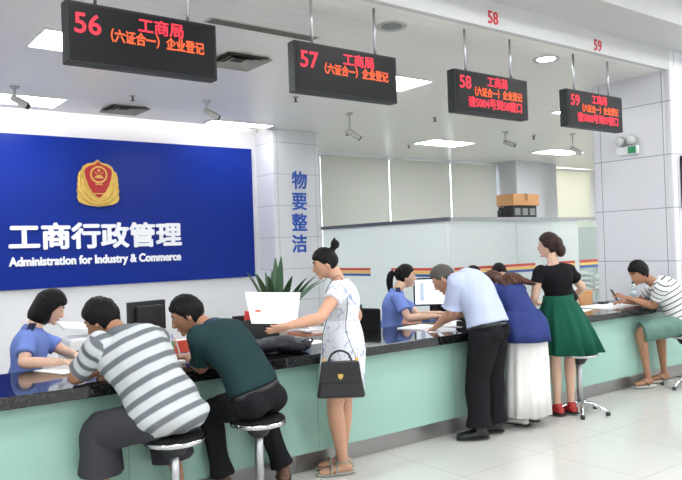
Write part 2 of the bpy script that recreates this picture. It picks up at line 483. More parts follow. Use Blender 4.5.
for x in (-2.0, 1.4, 4.8, 8.2, 11.6, 15):  # unseen panels added to light the hall side
    for y in (-3.0, -0.2, 2.4):
        t = light_panel(x, y, 0.58, 0.28, 'unseen hall ceiling light panel added to light the hall', 4.0, 'added hall ceiling lights')
        o = area(0, 0, 0, 1.1, 0.5, HALL_POWER); o.parent = t; o.location = (0, 0, -0.03)
tag(MB().box((-1.0, 9.66, 3.60), (5.9, 9.70, 3.64)).build('cove_tube_light', M_COVE, None, loc=(2.4, 9.68, 3.6)), 'long tube light hidden in the ceiling recess over the blue board', 'light')

def downlight(x, y, lit, label):
    t = empty('downlight', (x, y, ZC), label, 'light')
    MB().lathe((x, y, ZC), [(0.09, -0.001), (0.13, -0.014), (0.135, -0.004), (0.13, 0.0)], 36).build('ring', M_CAMGREY, t, True)
    MB().cyl((x, y, ZC-0.008), (x, y, ZC-0.004), 0.092, n=28).build('lens', M_LAMP if lit else M_GREYPL, t)
downlight(4.14, 4.62, False, 'round grey unlit downlight between the signs for windows 57 and 58')
downlight(6.27, 4.62, True, 'round lit downlight between the signs for windows 58 and 59')
# slot vent and square diffusers
t = empty('slot_vent', (3.25, 5.27, ZC), 'long narrow grey vent in the ceiling between the two left signs', 'vent')
MB().box((2.72, 5.20, ZC-0.006), (3.80, 5.34, ZC-0.001)).build('frame', M_CAMGREY, t)
for k in range(3): MB().box((2.74, 5.215+0.04*k, ZC-0.010), (3.78, 5.24+0.04*k, ZC-0.005)).build('shadow_gap', mat('vent shadow gap', (96, 92, 84), 0.6), t)  # dark strips coloured as the shade inside the vent gaps
def diffuser(x, y, label):
    t = empty('ceiling_vent', (x, y, ZC), label, 'vent')
    for k, h in enumerate((0.25, 0.175, 0.11)):
        mb = MB(); z0, z1, w = ZC-0.002, ZC-0.03+k*0.006, 0.05
        o = [(x-h, y-h), (x+h, y-h), (x+h, y+h), (x-h, y+h)]; q = [(x-h+w, y-h+w), (x+h-w, y-h+w), (x+h-w, y+h-w), (x-h+w, y+h-w)]
        vs = [(*p, z1) for p in o] + [(*p, z0) for p in q] + [(*p, z1+.006) for p in o] + [(*p, z0+.0015) for p in q]
        mb.add(vs, [(i, (i+1) % 4, 4+(i+1) % 4, 4+i) for i in range(4)] + [(8+i, 12+i, 12+(i+1) % 4, 8+(i+1) % 4) for i in range(4)])
        mb.build('louver', mat('vent metal', (148, 148, 142), 0.5), t)
    MB().box((x-.22, y-.22, ZC-0.003), (x+.22, y+.22, ZC-0.0005)).build('backing', mat('vent dark', (70, 68, 62), 0.8), t)
diffuser(3.45, 9.05, 'small square ceiling vent in front of the blue board')
diffuser(3.55, 6.25, 'square ceiling vent right of the sign for window 56')
# security cameras
def camera_unit(x, y, z, tip, label, drop):
    t = empty('security_camera', (x, y, ZC), label, 'security camera', 'security cameras along the ceiling')
    a = Vector((x, y, z)); d = Vector(tip).normalized(); s = d.cross(Vector((0,0,1))).normalized(); u = s.cross(d)
    MB().cyl((x, y, ZC), (x, y, ZC-0.02), 0.05).build('base', M_CAMGREY, t, False)
    MB().cyl((x, y, ZC-0.02), (x, y, z+0.03), 0.012).build('bracket', M_CAMGREY, t, True)
    MB().cyl(a - d*0.04, a + d*0.16, 0.036, 0.040, 24).build('housing', M_CAMGREY, t, True, 0.006)
    MB().obox(a + d*0.075 + u*0.042, s, d, u, 0.044, 0.13, 0.004).build('sunshade', M_WPLAST, t)
    MB().cyl(a + d*0.16, a + d*0.176, 0.037, 0.030, 24).build('lens', M_BLACK, t, True)
camera_unit(1.98, 8.41, 3.29, (0.75, -0.5, -0.55), 'grey bullet camera at the far left of the ceiling', 0)
camera_unit(4.14, 8.10, 3.29, (0.8, -0.4, -0.5), 'grey bullet camera on the ceiling over the right half of the blue board', 0)
camera_unit(6.27, 7.95, 3.16, (0.75, -0.45, -0.55), 'grey bullet camera hanging below the sign for window 57', 0)
camera_unit(9.72, 8.05, 3.25, (0.55, -0.75, -0.4), 'white bullet camera near the ceiling below the sign for window 58', 0)
camera_unit(11.05, 7.65, 3.16, (0.9, -0.2, -0.45), 'grey bullet camera on a stem below the sign for window 59', 0)
for i, (x, y, lb) in enumerate(((3.25, 8.25, 'small ceiling sprinkler left of the square vent over the blue board'), (5.0, 7.4, 'small ceiling sprinkler between the two left cameras'), (7.6, 7.6, 'small ceiling sprinkler below the sign for window 57, right of its camera'),
                                (9.2, 9.9, 'small ceiling sprinkler beside the light panel over the blinds'), (10.55, 8.1, 'small ceiling sprinkler between the two right cameras'), (7.2, 9.2, 'small ceiling sprinkler over the pillar with blue characters'))):
    t = empty('ceiling_sprinkler', (x, y, ZC), lb, 'sprinkler', 'fire sprinklers')
    MB().cyl((x, y, ZC), (x, y, ZC-0.012), 0.04).build('rosette', M_CAMGREY, t, True)
    MB().cyl((x, y, ZC-0.012), (x, y, ZC-0.06), 0.012).cyl((x, y, ZC-0.06), (x, y, ZC-0.066), 0.028).build('sprinkler_head', mat('dark metal', (80, 80, 78), 0.4, 0.8), t)

# ------------------------------------------------------------------ led signs
def led_sign(x, num, third, lab):
    y = 4.36; W2, H2, D = 0.492, 0.186, 0.045; zc = 2.868
    t = empty('led_sign', (x, y, zc-H2), lab, 'sign', 'hanging window number signs')
    MB().box((x-W2, y-D, zc-H2), (x+W2, y+D, zc+H2)).build('housing', mat('sign housing', (34, 37, 39), 0.5, 0, 0.3), t, False, 0.006)
    MB().box((x-W2+.018, y-D-.004, zc-H2+.016), (x+W2-.018, y-D+.002, zc+H2-.016)).build('screen', M_BLACK2, t)
    yf = y-D-0.006
    X, U = (1,0,0), (0,0,1)
    a = 0.30 if not third else 0.245
    for px in (-0.30, 0.31):
        MB().cyl((x+px, y, zc+H2), (x+px, y, ZC), 0.011, n=14).build('hanging_pole', M_STEEL, t, True)
    if third:
        text(num, (x-0.36, yf, zc+0.075), 0.155, X, U, M_LED, 'number', t, 0.002, 0.002, width=0.14)
        text('工商局', (x+0.06, yf, zc+0.108), 0.1, X, U, M_LED, 'lettering', t, 0.002, 0.0015, width=0.27)
        text('（六证合一）企业登记', (x+0.08, yf, zc+0.008), 0.085, X, U, M_LED2, 'lettering', t, 0.002, 0.0015, width=0.64)
        text(third, (x+0.03, yf, zc-0.092), 0.1, X, U, M_LED, 'lettering', t, 0.002, 0.002, width=0.72)
    else:
        text(num, (x-0.365, yf, zc+0.050), 0.17, X, U, M_LED, 'number', t, 0.002, 0.002, width=0.155)
        text('工商局', (x+0.10, yf, zc+0.095), 0.1, X, U, M_LED, 'lettering', t, 0.002, 0.0015, width=0.30)
        text('（六证合一）企业登记', (x+0.085, yf, zc+0.005), 0.085, X, U, M_LED2, 'lettering', t, 0.002, 0.0015, width=0.62)
led_sign(1.80, '56', None, 'leftmost and nearest hanging black display sign, showing red number 56')
led_sign(3.41, '57', None, 'second hanging black display sign from the left, showing red number 57')
led_sign(5.06, '58', '请5004号到58窗口', 'third hanging black display sign from the left, three lines under number 58')
led_sign(6.655, '59', '请5008号到59窗口', 'farthest and smallest hanging black display sign, next to the pillar, number 59')
tag(text('58', (4.96, 4.196, 3.515), 0.16, (1,0,0), (0,0,1), M_RED, 'wall_number', None, 0.002, 0.002, width=0.13), 'left one of the two red numbers painted on the ceiling beam', 'number')
tag(text('59', (6.55, 4.196, 3.50), 0.16, (1,0,0), (0,0,1), M_RED, 'wall_number', None, 0.002, 0.002, width=0.13), 'right one of the two red numbers painted on the ceiling beam, beside the pillar', 'number')

# ------------------------------------------------------------------ blue board
bt = empty('wall_board', (3.4, 9.97, 1.14), 'large blue board on the back wall with white characters and a gold and red crest', 'board')
MB().box((0.95, 9.955, 1.14), (5.85, 9.998, 3.165)).build('panel', M_BOARD, bt, False, 0.004)
text('工商行政管理', (3.41, 9.945, 1.80), 0.36, (1,0,0), (0,0,1), M_WHITE, 'lettering', bt, 0.012, 0.013, width=2.36)
text('Administration for Industry & Commerce', (3.40, 9.945, 1.495), 0.16, (1,0,0), (0,0,1), M_WHITE, 'lettering', bt, 0.006, 0.006, width=2.36)
cr_ = empty('crest', (3.38, 9.94, 2.2)); cr_.parent = bt; cr_.location = Vector((3.38, 9.94, 2.2)) - ORIG[bt]
CX, CZ = 3.385, 2.545
def norm0(x, z): return Vector((x, 0, z)).normalized()
def poly2(pts, y, d, name, m, par): return MB().prism([(CX+a, y, CZ+b) for a, b in pts], (0, d, 0)).build(name, m, par)
def half(pts, y0=230.0):
    r = [((a-220)*.00168, (y0-b)*.00168) for a, b in pts]
    return r + [(-a, b) for a, b in r[-2:0:-1]]
outer = half([(220, 34), (250, 60), (300, 68), (338, 92), (350, 118), (374, 150), (380, 168), (386, 190), (382, 212), (390, 240), (386, 262), (393, 290), (386, 318), (393, 350), (378, 384), (335, 404), (280, 414), (220, 420)])
poly2(outer, 9.925, 0.03, 'wreath', M_GOLD, cr_)
for sgn in (-1, 1):
    for (a, b, dx, dz) in ((364, 165, .1, 1), (372, 208, .0, 1), (374, 252, .05, 1), (370, 300, .3, 1), (350, 340, .5, 1), (318, 368, .8, .7), (278, 388, 1, .35), (240, 398, 1, .15), (344, 232, .1, 1), (334, 282, .25, 1), (308, 326, .5, .9), (272, 358, .8, .6)):
        c = Vector((CX + sgn*(a-220)*.00168, 9.92, CZ + (230-b)*.00168)); d = norm0(sgn*dx, dz)
        nrm = Vector((0,1,0)); sd = d.cross(nrm)
        MB().ball(c, (0.022, 0.052, 0.012), (sd, d, nrm), 12, 8).build('wreath_leaf', M_GOLD, cr_, True)
poly2(half([(220, 38), (248, 66), (296, 78), (334, 102), (346, 140), (336, 194), (315, 256), (283, 308), (246, 350), (220, 366)]), 9.912, 0.02, 'shield_rim', M_GOLD, cr_)
poly2(half([(220, 52), (245, 76), (290, 90), (323, 111), (333, 140), (323, 190), (303, 250), (274, 300), (240, 338), (220, 350)]), 9.902, 0.02, 'shield', M_CREST, cr_)
MB().cyl((CX, 9.904, CZ+0.118), (CX, 9.893, CZ+0.118), 0.118, n=36).build('roundel_rim', M_GOLD, cr_)
MB().cyl((CX, 9.902, CZ+0.118), (CX, 9.888, CZ+0.118), 0.095, n=36).build('roundel', M_CREST, cr_)
def star(x, z, r): return [(x + (r if k % 2 == 0 else r*0.42)*math.sin(math.pi*k/5), z + (r if k % 2 == 0 else r*0.42)*math.cos(math.pi*k/5)) for k in range(10)]
for (x_, z_, r_) in ((0, .173, .03), (-.05, .143, .012), (-.025, .130, .012), (.025, .130, .012), (.05, .143, .012)):
    poly2(star(x_, z_, r_), 9.884, 0.006, 'star', M_GOLD, cr_)
poly2([(-.06, .068), (.06, .068), (.05, .093), (.03, .093), (.03, .11), (-.03, .11), (-.03, .093), (-.05, .093)], 9.884, 0.006, 'gate_relief', M_GOLD, cr_)
poly2([(-.05, -.02), (.05, -.02), (.045, -.008), (-.045, -.008)], 9.896, 0.008, 'scroll', M_GOLD, cr_)
poly2([(-.07, -.15), (.07, -.15), (.075, -.138), (-.075, -.138)], 9.896, 0.008, 'scroll', M_GOLD, cr_)
# characters on the far pillar
t = empty('pillar_lettering', (6.40, 9.495, 1.2), 'four blue characters down the front of the far white pillar', 'lettering')
for k, ch in enumerate('物要整洁'):
    text(ch, (6.44 - 0.012*k, 9.493, 2.62 - 0.335*k), 0.30, (1,0,0), (0,0,1), M_BLUE, 'character', t, 0.004, 0.006)

# ------------------------------------------------------------------ partition
YP, XP, ZR = 6.70, 6.86, 1.90
t = empty('glass_partition', (XP, YP, 0), 'frosted pale green glass partition with grey top rail and colour stripes', 'partition')
MB().box((XP-.01, YP+.02, 0.05), (XP+.01, 9.48, ZR-.05)).build('glass_panel', M_FROST, t)
MB().box((XP+.02, YP-.01, 0.05), (8.24, YP+.01, ZR-.05)).build('glass_panel', M_FROST, t)
MB().box((8.25, YP-.01, 0.05), (9.68, YP+.01, ZR-.05)).build('glass_panel', M_FROST, t)
MB().box((9.70, YP-.01, 0.05), (11.4, YP+.01, ZR-.05)).build('glass_panel', M_GLASS, t)
MB().box((XP-.03, YP-.03, ZR-.05), (XP+.03, 9.5, ZR)).build('top_rail', mat('rail grey', (112, 116, 120), 0.35, 0.7), t)
MB().box((XP+.03, YP-.03, ZR-.045), (11.45, YP+.03, ZR)).build('top_rail', mat('rail light grey', (165, 168, 170), 0.35, 0.5), t)
for x, y in ((XP, YP), (9.69, YP), (11.43, YP)): MB().box((x-.013, y-.013, 0), (x+.013, y+.013, ZR-.045)).build('post', M_WPLAST, t)
STR = [(mat('stripe red', (196, 74, 56), 0.5), 1.232, 1.195), (mat('stripe yellow', (236, 196, 110), 0.5), 1.190, 1.153), (mat('stripe blue', (58, 92, 156), 0.5), 1.148, 1.112)]
for a, b in ((6.96, 7.83), (8.30, 9.25)):
    for mm, z1, z0 in STR: MB().box((XP-.014, a, z0), (XP-.011, b, z1)).build('stripe', mm, t)
for a, b in ((6.95, 8.64), (9.05, 9.6), (9.74, 11.2)):
    for mm, z1, z0 in STR: MB().box((a, YP-.014, z0), (b, YP-.011, z1)).build('stripe', mm, t)
# cabinet behind the frosted glass with boxes on its top
t = empty('filing_cabinet', (8.6, 7.0, 0), 'tall grey filing cabinet behind the frosted partition', 'cabinet')
MB().box((8.1, 6.78, 0), (9.1, 7.2, 1.90)).build('body', M_WPLAST, t, False, 0.005)
for a, b in ((8.11, 8.595), (8.605, 9.09)):
    d = MB().box((a, 6.765, 0.05), (b, 6.78, 1.88)).build('door', M_WPLAST, t)
    MB().box(((a+b)/2-.01, 6.75, 0.9), ((a+b)/2+.01, 6.765, 1.05)).build('handle', M_STEEL, d)
t = empty('equipment_box', (8.62, 6.95, 1.90), 'black speckled box standing on top of the partition cabinet under a carton', 'box')
MB().box((8.36, 6.83, 1.90), (8.90, 7.1, 2.08)).build('body', mat('black box', (40, 42, 42), 0.6, mottled=0.5, bscale=30), t, False, 0.006)
for k in range(3): MB().box((8.40+.17*k, 6.826, 1.94), (8.52+.17*k, 6.831, 2.04)).build('label_panel', mat('grey label', (130, 134, 130), 0.6), t)
t = empty('cardboard_carton', (8.63, 6.95, 2.08), 'brown cardboard carton on top of the black box', 'box')
MB().box((8.34, 6.80, 2.08), (8.93, 7.12, 2.25)).build('body', M_CARD, t, False, 0.004)
MB().box((8.60, 6.796, 2.15), (8.66, 6.80, 2.25)).box((8.60, 6.8, 2.25), (8.66, 7.12, 2.253)).build('tape', mat('brown tape', (150, 104, 66), 0.4), t)
for x_, lb in ((8.20, 'small black bottle left of the black box on the partition'), (8.28, 'small dark jar next to the black box on the partition')):
    t = empty('bottle', (x_, 6.95, 1.90), lb, 'bottle')
    MB().lathe((x_, 6.95, 1.90), [(.03, 0), (.032, .08), (.03, .1), (.014, .12), (.014, .15)], 18).build('body', M_BLACK, t, True)
    MB().cyl((x_, 6.95, 2.05), (x_, 6.95, 2.065), .016).build('cap', M_GREYPL, t, True)
t = empty('cupboard', (11.0, 7.9, 0), 'plain grey cupboard seen through the clear glass pane', 'cupboard')
MB().box((10.1, 7.7, 0), (12.2, 8.1, 1.78)).build('body', mat('cupboard grey', (158, 162, 160), 0.5), t, False, 0.005)
for a, b in ((10.11, 11.145), (11.155, 12.19)):
    d = MB().box((a, 7.685, 0.05), (b, 7.7, 1.76)).build('door', MATS['cupboard grey'], t); MB().box(((a+b)/2-.01, 7.67, 0.9), ((a+b)/2+.01, 7.685, 1.05)).build('handle', M_STEEL, d)
# shelf seen through the clear pane, with paper stacks
t = empty('shelf_unit', (10.75, 7.25, 0), 'brown shelf unit seen through the clear glass pane beside the pillar', 'shelf')
for z in (0.72, 0.36, 0.05): MB().box((10.2, 7.05, z-.025), (11.3, 7.45, z)).build('shelf', M_WOOD, t)
for x in (10.2, 11.27):
    for y in (7.05, 7.42): MB().box((x, y, 0), (x+.03, y+.03, 0.69)).build('leg', M_STEEL, t)
for k, (x, n, lb) in enumerate(((10.45, 9, 'left stack of white paper trays on the brown shelf behind clear glass'), (10.95, 7, 'right stack of white paper trays on the brown shelf behind clear glass'))):
    t = empty('paper_tray_stack', (x, 7.25, 0.72), lb, 'tray')
    for q in range(n//2):
        dx = random.uniform(-.02, .02)
        MB().box((x-.2+dx, 7.1, 0.72+q*.085), (x+.2+dx, 7.4, 0.735+q*.085)).box((x-.2+dx, 7.1, 0.735+q*.085), (x-.19+dx, 7.4, 0.79+q*.085)).box((x+.19+dx, 7.1, 0.735+q*.085), (x+.2+dx, 7.4, 0.79+q*.085)).box((x-.2+dx, 7.39, .735+q*.085), (x+.2+dx, 7.4, .805+q*.085)).build('tray', M_WPLAST, t)
        MB().box((x-.16+dx, 7.12, 0.735+q*.085), (x+.16+dx, 7.36, 0.76+q*.085)).build('paper', M_PAPER, t)

# ------------------------------------------------------------------ service counter
CX0, CX1 = -2.5, 9.6
t = empty('service_counter', (2.7, 4.4, 0), 'long service counter base with mint green front panels and steel kick plate', 'counter')
xs = [CX0 + i*1.345 for i in range(10)]
for a, b in zip(xs[:-1], xs[1:]):
    MB().box((a+.0015, 4.115, 0.14), (b-.0015, 4.14, 0.752)).build('front_panel', M_MINT, t)
MB().box((CX0, 4.178, 0), (CX1, 4.186, 0.14)).build('kick_plate', M_KICK, t)
MB().box((CX0, 4.14, 0.14), (7.90, 4.16, 0.752)).box((CX0, 4.16, 0.70), (7.90, 4.8, 0.752)).box((CX0, 4.198, 0), (7.9, 4.22, 0.7)).build('carcass', mat('counter carcass', (150, 150, 150), 0.6), t)
tag(MB().prism([(CX0, 4.035, 0.754), (CX1, 4.035, 0.754), (CX1, 4.185, 0.754), (7.915, 4.185, 0.754), (7.915, 4.88, 0.754), (CX0, 4.88, 0.754)], (0, 0, 0.068)).build('worktop', M_GRANITE, None, False, 0.004, loc=(2.7, 4.4, 0.754)), 'long polished black granite worktop of the service counter', 'worktop')
ZT = 0.822

# clerks' desks behind the counter
def desk(x0, x1, y0, y1, label):
    t = empty('desk', ((x0+x1)/2, (y0+y1)/2, 0), label, 'desk')
    MB().box((x0, y0, 0.71), (x1, y1, 0.74)).build('desktop', M_WOOD, t, False, 0.004)
    for x in (x0+.03, x1-.06):
        for y in (y0+.03, y1-.06): MB().box((x, y, 0), (x+.04, y+.04, 0.71)).build('leg', M_STEEL, t)
    return t
desk(1.60, 3.60, 5.0, 5.95, 'brown wooden clerk desk behind the counter, below the blue board')
desk(5.0, 5.5, 5.15, 5.95, 'brown clerk desk with a lit monitor behind the bending man')
desk(3.82, 4.28, 5.5, 6.0, 'small side desk with heaped white papers behind the woman in the floral dress')

def office_chair(loc, rz, label):
    t = empty('office_chair', loc, label, 'chair', 'black office chairs behind the counter')
    x, y, z = loc
    MB().box((x-.23, y-.23, .43), (x+.23, y+.23, .50)).build('seat', M_DARKFAB, t, False, 0.03)
    MB().box((x-.21, y+.21, .58), (x+.21, y+.26, .98)).build('backrest', M_DARKFAB, t, False, 0.02)
    MB().box((x-.03, y+.22, .45), (x+.03, y+.25, .6)).build('back_bracket', M_BLACK, t)
    MB().cyl((x, y, .08), (x, y, .43), 0.025).build('column', M_CHROME, t, True)
    for k in range(5):
        a = 2*math.pi*k/5
        MB().cyl((x, y, .09), (x+.27*math.cos(a), y+.27*math.sin(a), .06), .022, .016, 10).ball((x+.27*math.cos(a), y+.27*math.sin(a), .03), .03, None, 10, 8).build('leg', M_BLACK, t, True)
    return t
oc = office_chair((0,0,0), 0, 'black office chair under the clerk with bobbed hair')
oc.location = (1.22, 5.24, 0); oc.rotation_euler = (0, 0, math.radians(60)); ORIG[oc] = Vector(oc.location)
copy_tree(oc, (4.52, 5.30, 0), math.radians(50), 'black office chair under the clerk with the ponytail')
copy_tree(oc, (3.93, 5.12, 0), math.radians(-70), 'empty black office chair showing beside the floral dress')
copy_tree(oc, (6.36, 5.55, 0), math.radians(10), 'black office chair under the dark haired clerk behind the blue blouse')
copy_tree(oc, (5.82, 5.55, 0), math.radians(-5), 'black office chair under the clerk mostly hidden by the man in light blue')

# monitor
def monitor(c, face, w, h, zb, label, lit):
    f = Vector(face).normalized(); s = Vector((-f.y, f.x, 0)); u = Vector((0,0,1)); c = Vector(c)
    t = empty('computer_monitor', (c.x, c.y, zb), label, 'monitor')
    MB().obox(c, s, f, u, w/2, 0.02, h/2).build('casing', M_BLACK, t, False, 0.006)
    MB().obox(c - f*0.03, s, f, u, w/2*.7, 0.02, h/2*.7).build('back_cover', M_BLACK, t, False, 0.01)
    MB().obox(c + f*0.0215, s, f, u, w/2-.018, 0.001, h/2-.018).build('screen', mat('lit screen', (200, 210, 220), 0.3, emit=(235, 242, 255), estr=0.95) if lit else M_BLACK2, t)
    if lit: MB().obox(c + f*0.0235 - s*w*0.30, s, f, u, w*.05, 0.0006, h*.33).build('screen_column', mat('screen text', (150, 160, 175), 0.3, emit=(190, 205, 225), estr=0.7), t)
    MB().obox(Vector((c.x, c.y, (zb + c.z - h/2)/2)) - f*0.04, s, f, u, 0.03, 0.012, (c.z - h/2 - zb)/2 + 0.0).build('neck', M_BLACK, t)
    MB().cyl((c.x - f.x*.03, c.y - f.y*.03, zb), (c.x - f.x*.03, c.y - f.y*.03, zb+.015), 0.11).build('foot', M_BLACK, t)
monitor((2.26, 5.58, 1.045), (-0.28, 0.96, 0), 0.36, 0.24, 0.74, 'black monitor seen from behind, between the two seated men', False)
monitor((5.31, 5.40, 1.055), (-0.70, -0.72, 0), 0.44, 0.29, 0.74, 'monitor with a white lit screen beside the bending man in light blue', True)
# printer on the left desk
t = empty('printer', (1.66, 5.42, 0.74), 'white printer with its lid raised, behind the man in the striped polo', 'printer')
MB().box((1.56, 5.25, 0.74), (1.94, 5.58, 0.95)).build('body', M_WPLAST, t, False, 0.015)
MB().box((1.6, 5.243, 0.83), (1.9, 5.25, 0.87)).build('paper_slot', M_BLACK, t)
MB().obox((1.70, 5.46, 1.02), (1, 0, -.12), (0, 1, .2), (.12, -.2, 1), 0.15, 0.10, 0.008).build('lid', M_WPLAST, t)
# small things on the counter and desks
def sheet(x, y, z, w, d, rz, label, group=None, n=1, thick=0.003, m=None, name='paper_sheet', cat='paper'):
    o = MB().box((-w/2, -d/2, 0), (w/2, d/2, thick)).build(name, m or M_PAPER, None)
    o.location = (x, y, z); o.rotation_euler = (0, 0, math.radians(rz))
    return tag(o, label, cat, group)
sheet(2.99, 4.62, ZT, 0.52, 0.36, 12, 'large white sheet lying on the counter under the dark bag')
sheet(1.36, 4.74, ZT, 0.22, 0.30, 20, 'white form on the counter in front of the clerk with bobbed hair')
sheet(1.52, 4.50, ZT, 0.21, 0.30, -15, 'printed form under the hands of the man in the striped polo')
sheet(2.02, 4.50, ZT, 0.21, 0.30, 8, 'form the man in the dark green shirt is writing on')
sheet(1.75, 4.72, ZT, 0.21, 0.30, 30, 'white sheet on the counter between the two seated men')
sheet(4.36, 4.62, ZT, 0.34, 0.26, 10, 'white papers by the clerk with the ponytail', thick=0.008)
sheet(4.30, 4.36, ZT, 0.24, 0.32, -25, 'form under the hand of the man in light blue')
sheet(4.62, 4.50, ZT, 0.30, 0.22, 35, 'white sheet on the counter below the bending man')
sheet(4.86, 4.60, ZT, 0.21, 0.30, 5, 'form in front of the woman in the blue blouse')
sheet(6.95, 4.45, ZT, 0.62, 0.42, 0, 'spread of white sheets on the counter right of the green skirt', thick=0.006)
sheet(7.45, 4.40, ZT, 0.34, 0.26, -12, 'white form before the man in the striped tee', thick=0.004)
sheet(6.35, 4.42, ZT, 0.3, 0.22, 15, 'white form in front of the woman in the green skirt')
sheet(1.78, 5.12, 0.74, 0.36, 0.24, 10, 'white papers lying on the brown clerk desk', thick=0.012)
fo = sheet(1.74, 5.16, 0.752, 0.34, 0.22, -8, 'blue folder on the white papers of the brown clerk desk', m=mat('blue folder', (62, 78, 130), 0.5), thick=0.012, name='folder', cat='folder')
for k in range(6):
    o = sheet(4.05 + random.uniform(-.05,.05), 5.75 + random.uniform(-.05,.05), 0.74 + k*0.018, 0.30, 0.22, random.uniform(-40, 40), 'white paper bundle in the loose heap on the side desk', 'paper heap on the side desk', thick=0.017)
t = empty('pen', (2.03, 4.42, ZT), 'white pen in the hand of the man in dark green', 'pen')
MB().cyl((2.02, 4.44, 0.87), (1.965, 4.40, 1.0), 0.006, 0.006, 10).build('barrel', M_WPLAST, t); MB().cyl((2.02, 4.44, 0.87), (2.026, 4.445, 0.855), 0.006, 0.001, 10).build('tip', M_BLACK, t)
t = empty('pen_holder', (2.12, 4.82, ZT), 'green pen cup on the counter before the man in dark green', 'cup')
MB().lathe((2.12, 4.82, ZT), [(.03, 0), (.032, .09), (.026, .09), (.026, .02)], 18).build('cup', mat('green cup', (70, 120, 70), 0.5), t, True)
for k in range(3): MB().cyl((2.11+.01*k, 4.82, ZT+.02), (2.10+.02*k, 4.83, ZT+.14), .004, n=8).build('pen', [M_BLACK, M_WPLAST, M_BLUE][k], t)
t = empty('tissue_box', (2.40, 5.25, 0.74), 'red orange box on the desk behind the man in dark green', 'box')
MB().box((2.28, 5.18, 0.74), (2.52, 5.34, 0.865)).build('body', mat('red box', (190, 70, 52), 0.6), t, False, 0.005)
MB().box((2.34, 5.22, 0.865), (2.46, 5.30, 0.868)).build('opening', M_PAPER, t)
t = empty('file_holder', (3.06, 5.22, 0.74), 'black file holder with a red folder behind the dark green shirt', 'file holder')
MB().box((2.90, 5.12, 0.74), (3.22, 5.15, 0.98)).box((2.90, 5.32, 0.74), (3.22, 5.34, 1.0)).box((2.90, 5.12, 0.74), (3.22, 5.34, 0.76)).box((3.2, 5.12, .74), (3.22, 5.34, 1.0)).build('holder', M_BLACK, t)
MB().obox((3.02, 5.17, 0.91), (1, 0, -.1), (0, 1, .1), (.1, -.1, 1), 0.10, 0.022, 0.13).build('red_folder', mat('red folder', (196, 40, 44), 0.5), t)
MB().obox((3.14, 5.27, 0.89), (1, 0, 0), (0, 1, 0), (0, 0, 1), 0.05, 0.02, 0.12).build('white_folder', M_PAPER, t)
# dark bag lying on the counter
t = empty('soft_bag', (2.72, 4.28, ZT), 'dark navy soft bag slumped on the counter beside the standing woman in the floral dress', 'bag')
mb = MB()
for (x, y, z, r) in ((2.60, 4.30, .879, (.10, .11, .055)), (2.71, 4.28, .884, (.12, .13, .06)), (2.81, 4.25, .869, (.10, .11, .045)), (2.66, 4.34, .895, (.09, .08, .05)), (2.76, 4.19, .864, (.08, .06, .04))):
    mb.ball((x, y, z), r, None, 20, 12)
voxel(mb, 'body', mat('navy nylon', (26, 28, 40), 0.55, bump=0.3, bscale=40), t, 0.008, 4, 0.012, 26)
MB().tube([(2.80, 4.20, .90), (2.87, 4.15, .92), (2.90, 4.20, .88), (2.86, 4.28, .85)], .008).build('handle', M_GREYPL, t, True)
# black card reader near the bending man, small black mouse, gold box, bottle
t = empty('card_reader', (4.66, 4.36, ZT), 'small black card reader under the bending man in light blue', 'card reader')
MB().box((4.59, 4.30, ZT), (4.72, 4.42, ZT+.05)).build('body', M_BLACK, t, False, 0.008)
MB().obox((4.655, 4.37, ZT+.07), (1,0,0), (0,1,.5), (0,-.5,1), .05, .04, .012).build('screen', M_BLACK2, t)
t = empty('wooden_box', (6.98, 4.80, ZT), 'tan wooden box on the counter right of the green skirt', 'box')
MB().box((6.86, 4.72, ZT), (7.08, 4.86, ZT+.14)).build('body', M_CARD, t, False, 0.004); MB().box((6.855, 4.715, ZT+.14), (7.085, 4.865, ZT+.155)).build('lid', M_CARD, t)
t = empty('stamp_pad', (7.12, 4.62, ZT+.006), 'small black stamp pad on the white sheets by the pillar', 'stamp pad')
MB().box((7.06, 4.58, ZT+.006), (7.18, 4.65, ZT+.03)).build('body', M_BLACK, t, False, 0.006); MB().box((7.065, 4.585, ZT+.03), (7.175, 4.645, ZT+.036)).build('lid', M_GREYPL, t)
t = empty('water_bottle', (7.74, 4.62, ZT), 'clear water bottle with a dark cap standing before the white pillar', 'bottle')
MB().lathe((7.74, 4.62, ZT), [(.034, 0), (.036, .02), (.033, .07), (.036, .12), (.034, .15), (.014, .185), (.014, .20)], 24).build('body', M_GLASS, t, True)
MB().cyl((7.74, 4.62, ZT+.20), (7.74, 4.62, ZT+.22), .018).build('cap', mat('teal cap', (40, 70, 70), 0.5), t, True)
MB().lathe((7.74, 4.62, ZT+.06), [(.0355, 0), (.0355, .05)], 24).build('bottle_label', mat('pale label', (196, 214, 218), 0.6), t, True)
t = empty('document_tray', (5.12, 5.24, 0.74), 'blue and red papers in a tray below the lit monitor', 'tray')
MB().box((4.98, 5.16, 0.74), (5.26, 5.29, 0.76)).build('tray', M_WPLAST, t); MB().box((5.0, 5.17, .76), (5.24, 5.28, .80)).build('blue_file', mat('blue file', (70, 110, 170), 0.5), t); MB().box((5.10, 5.16, .80), (5.24, 5.26, .815)).build('red_file', mat('red file', (180, 50, 60), 0.5), t)

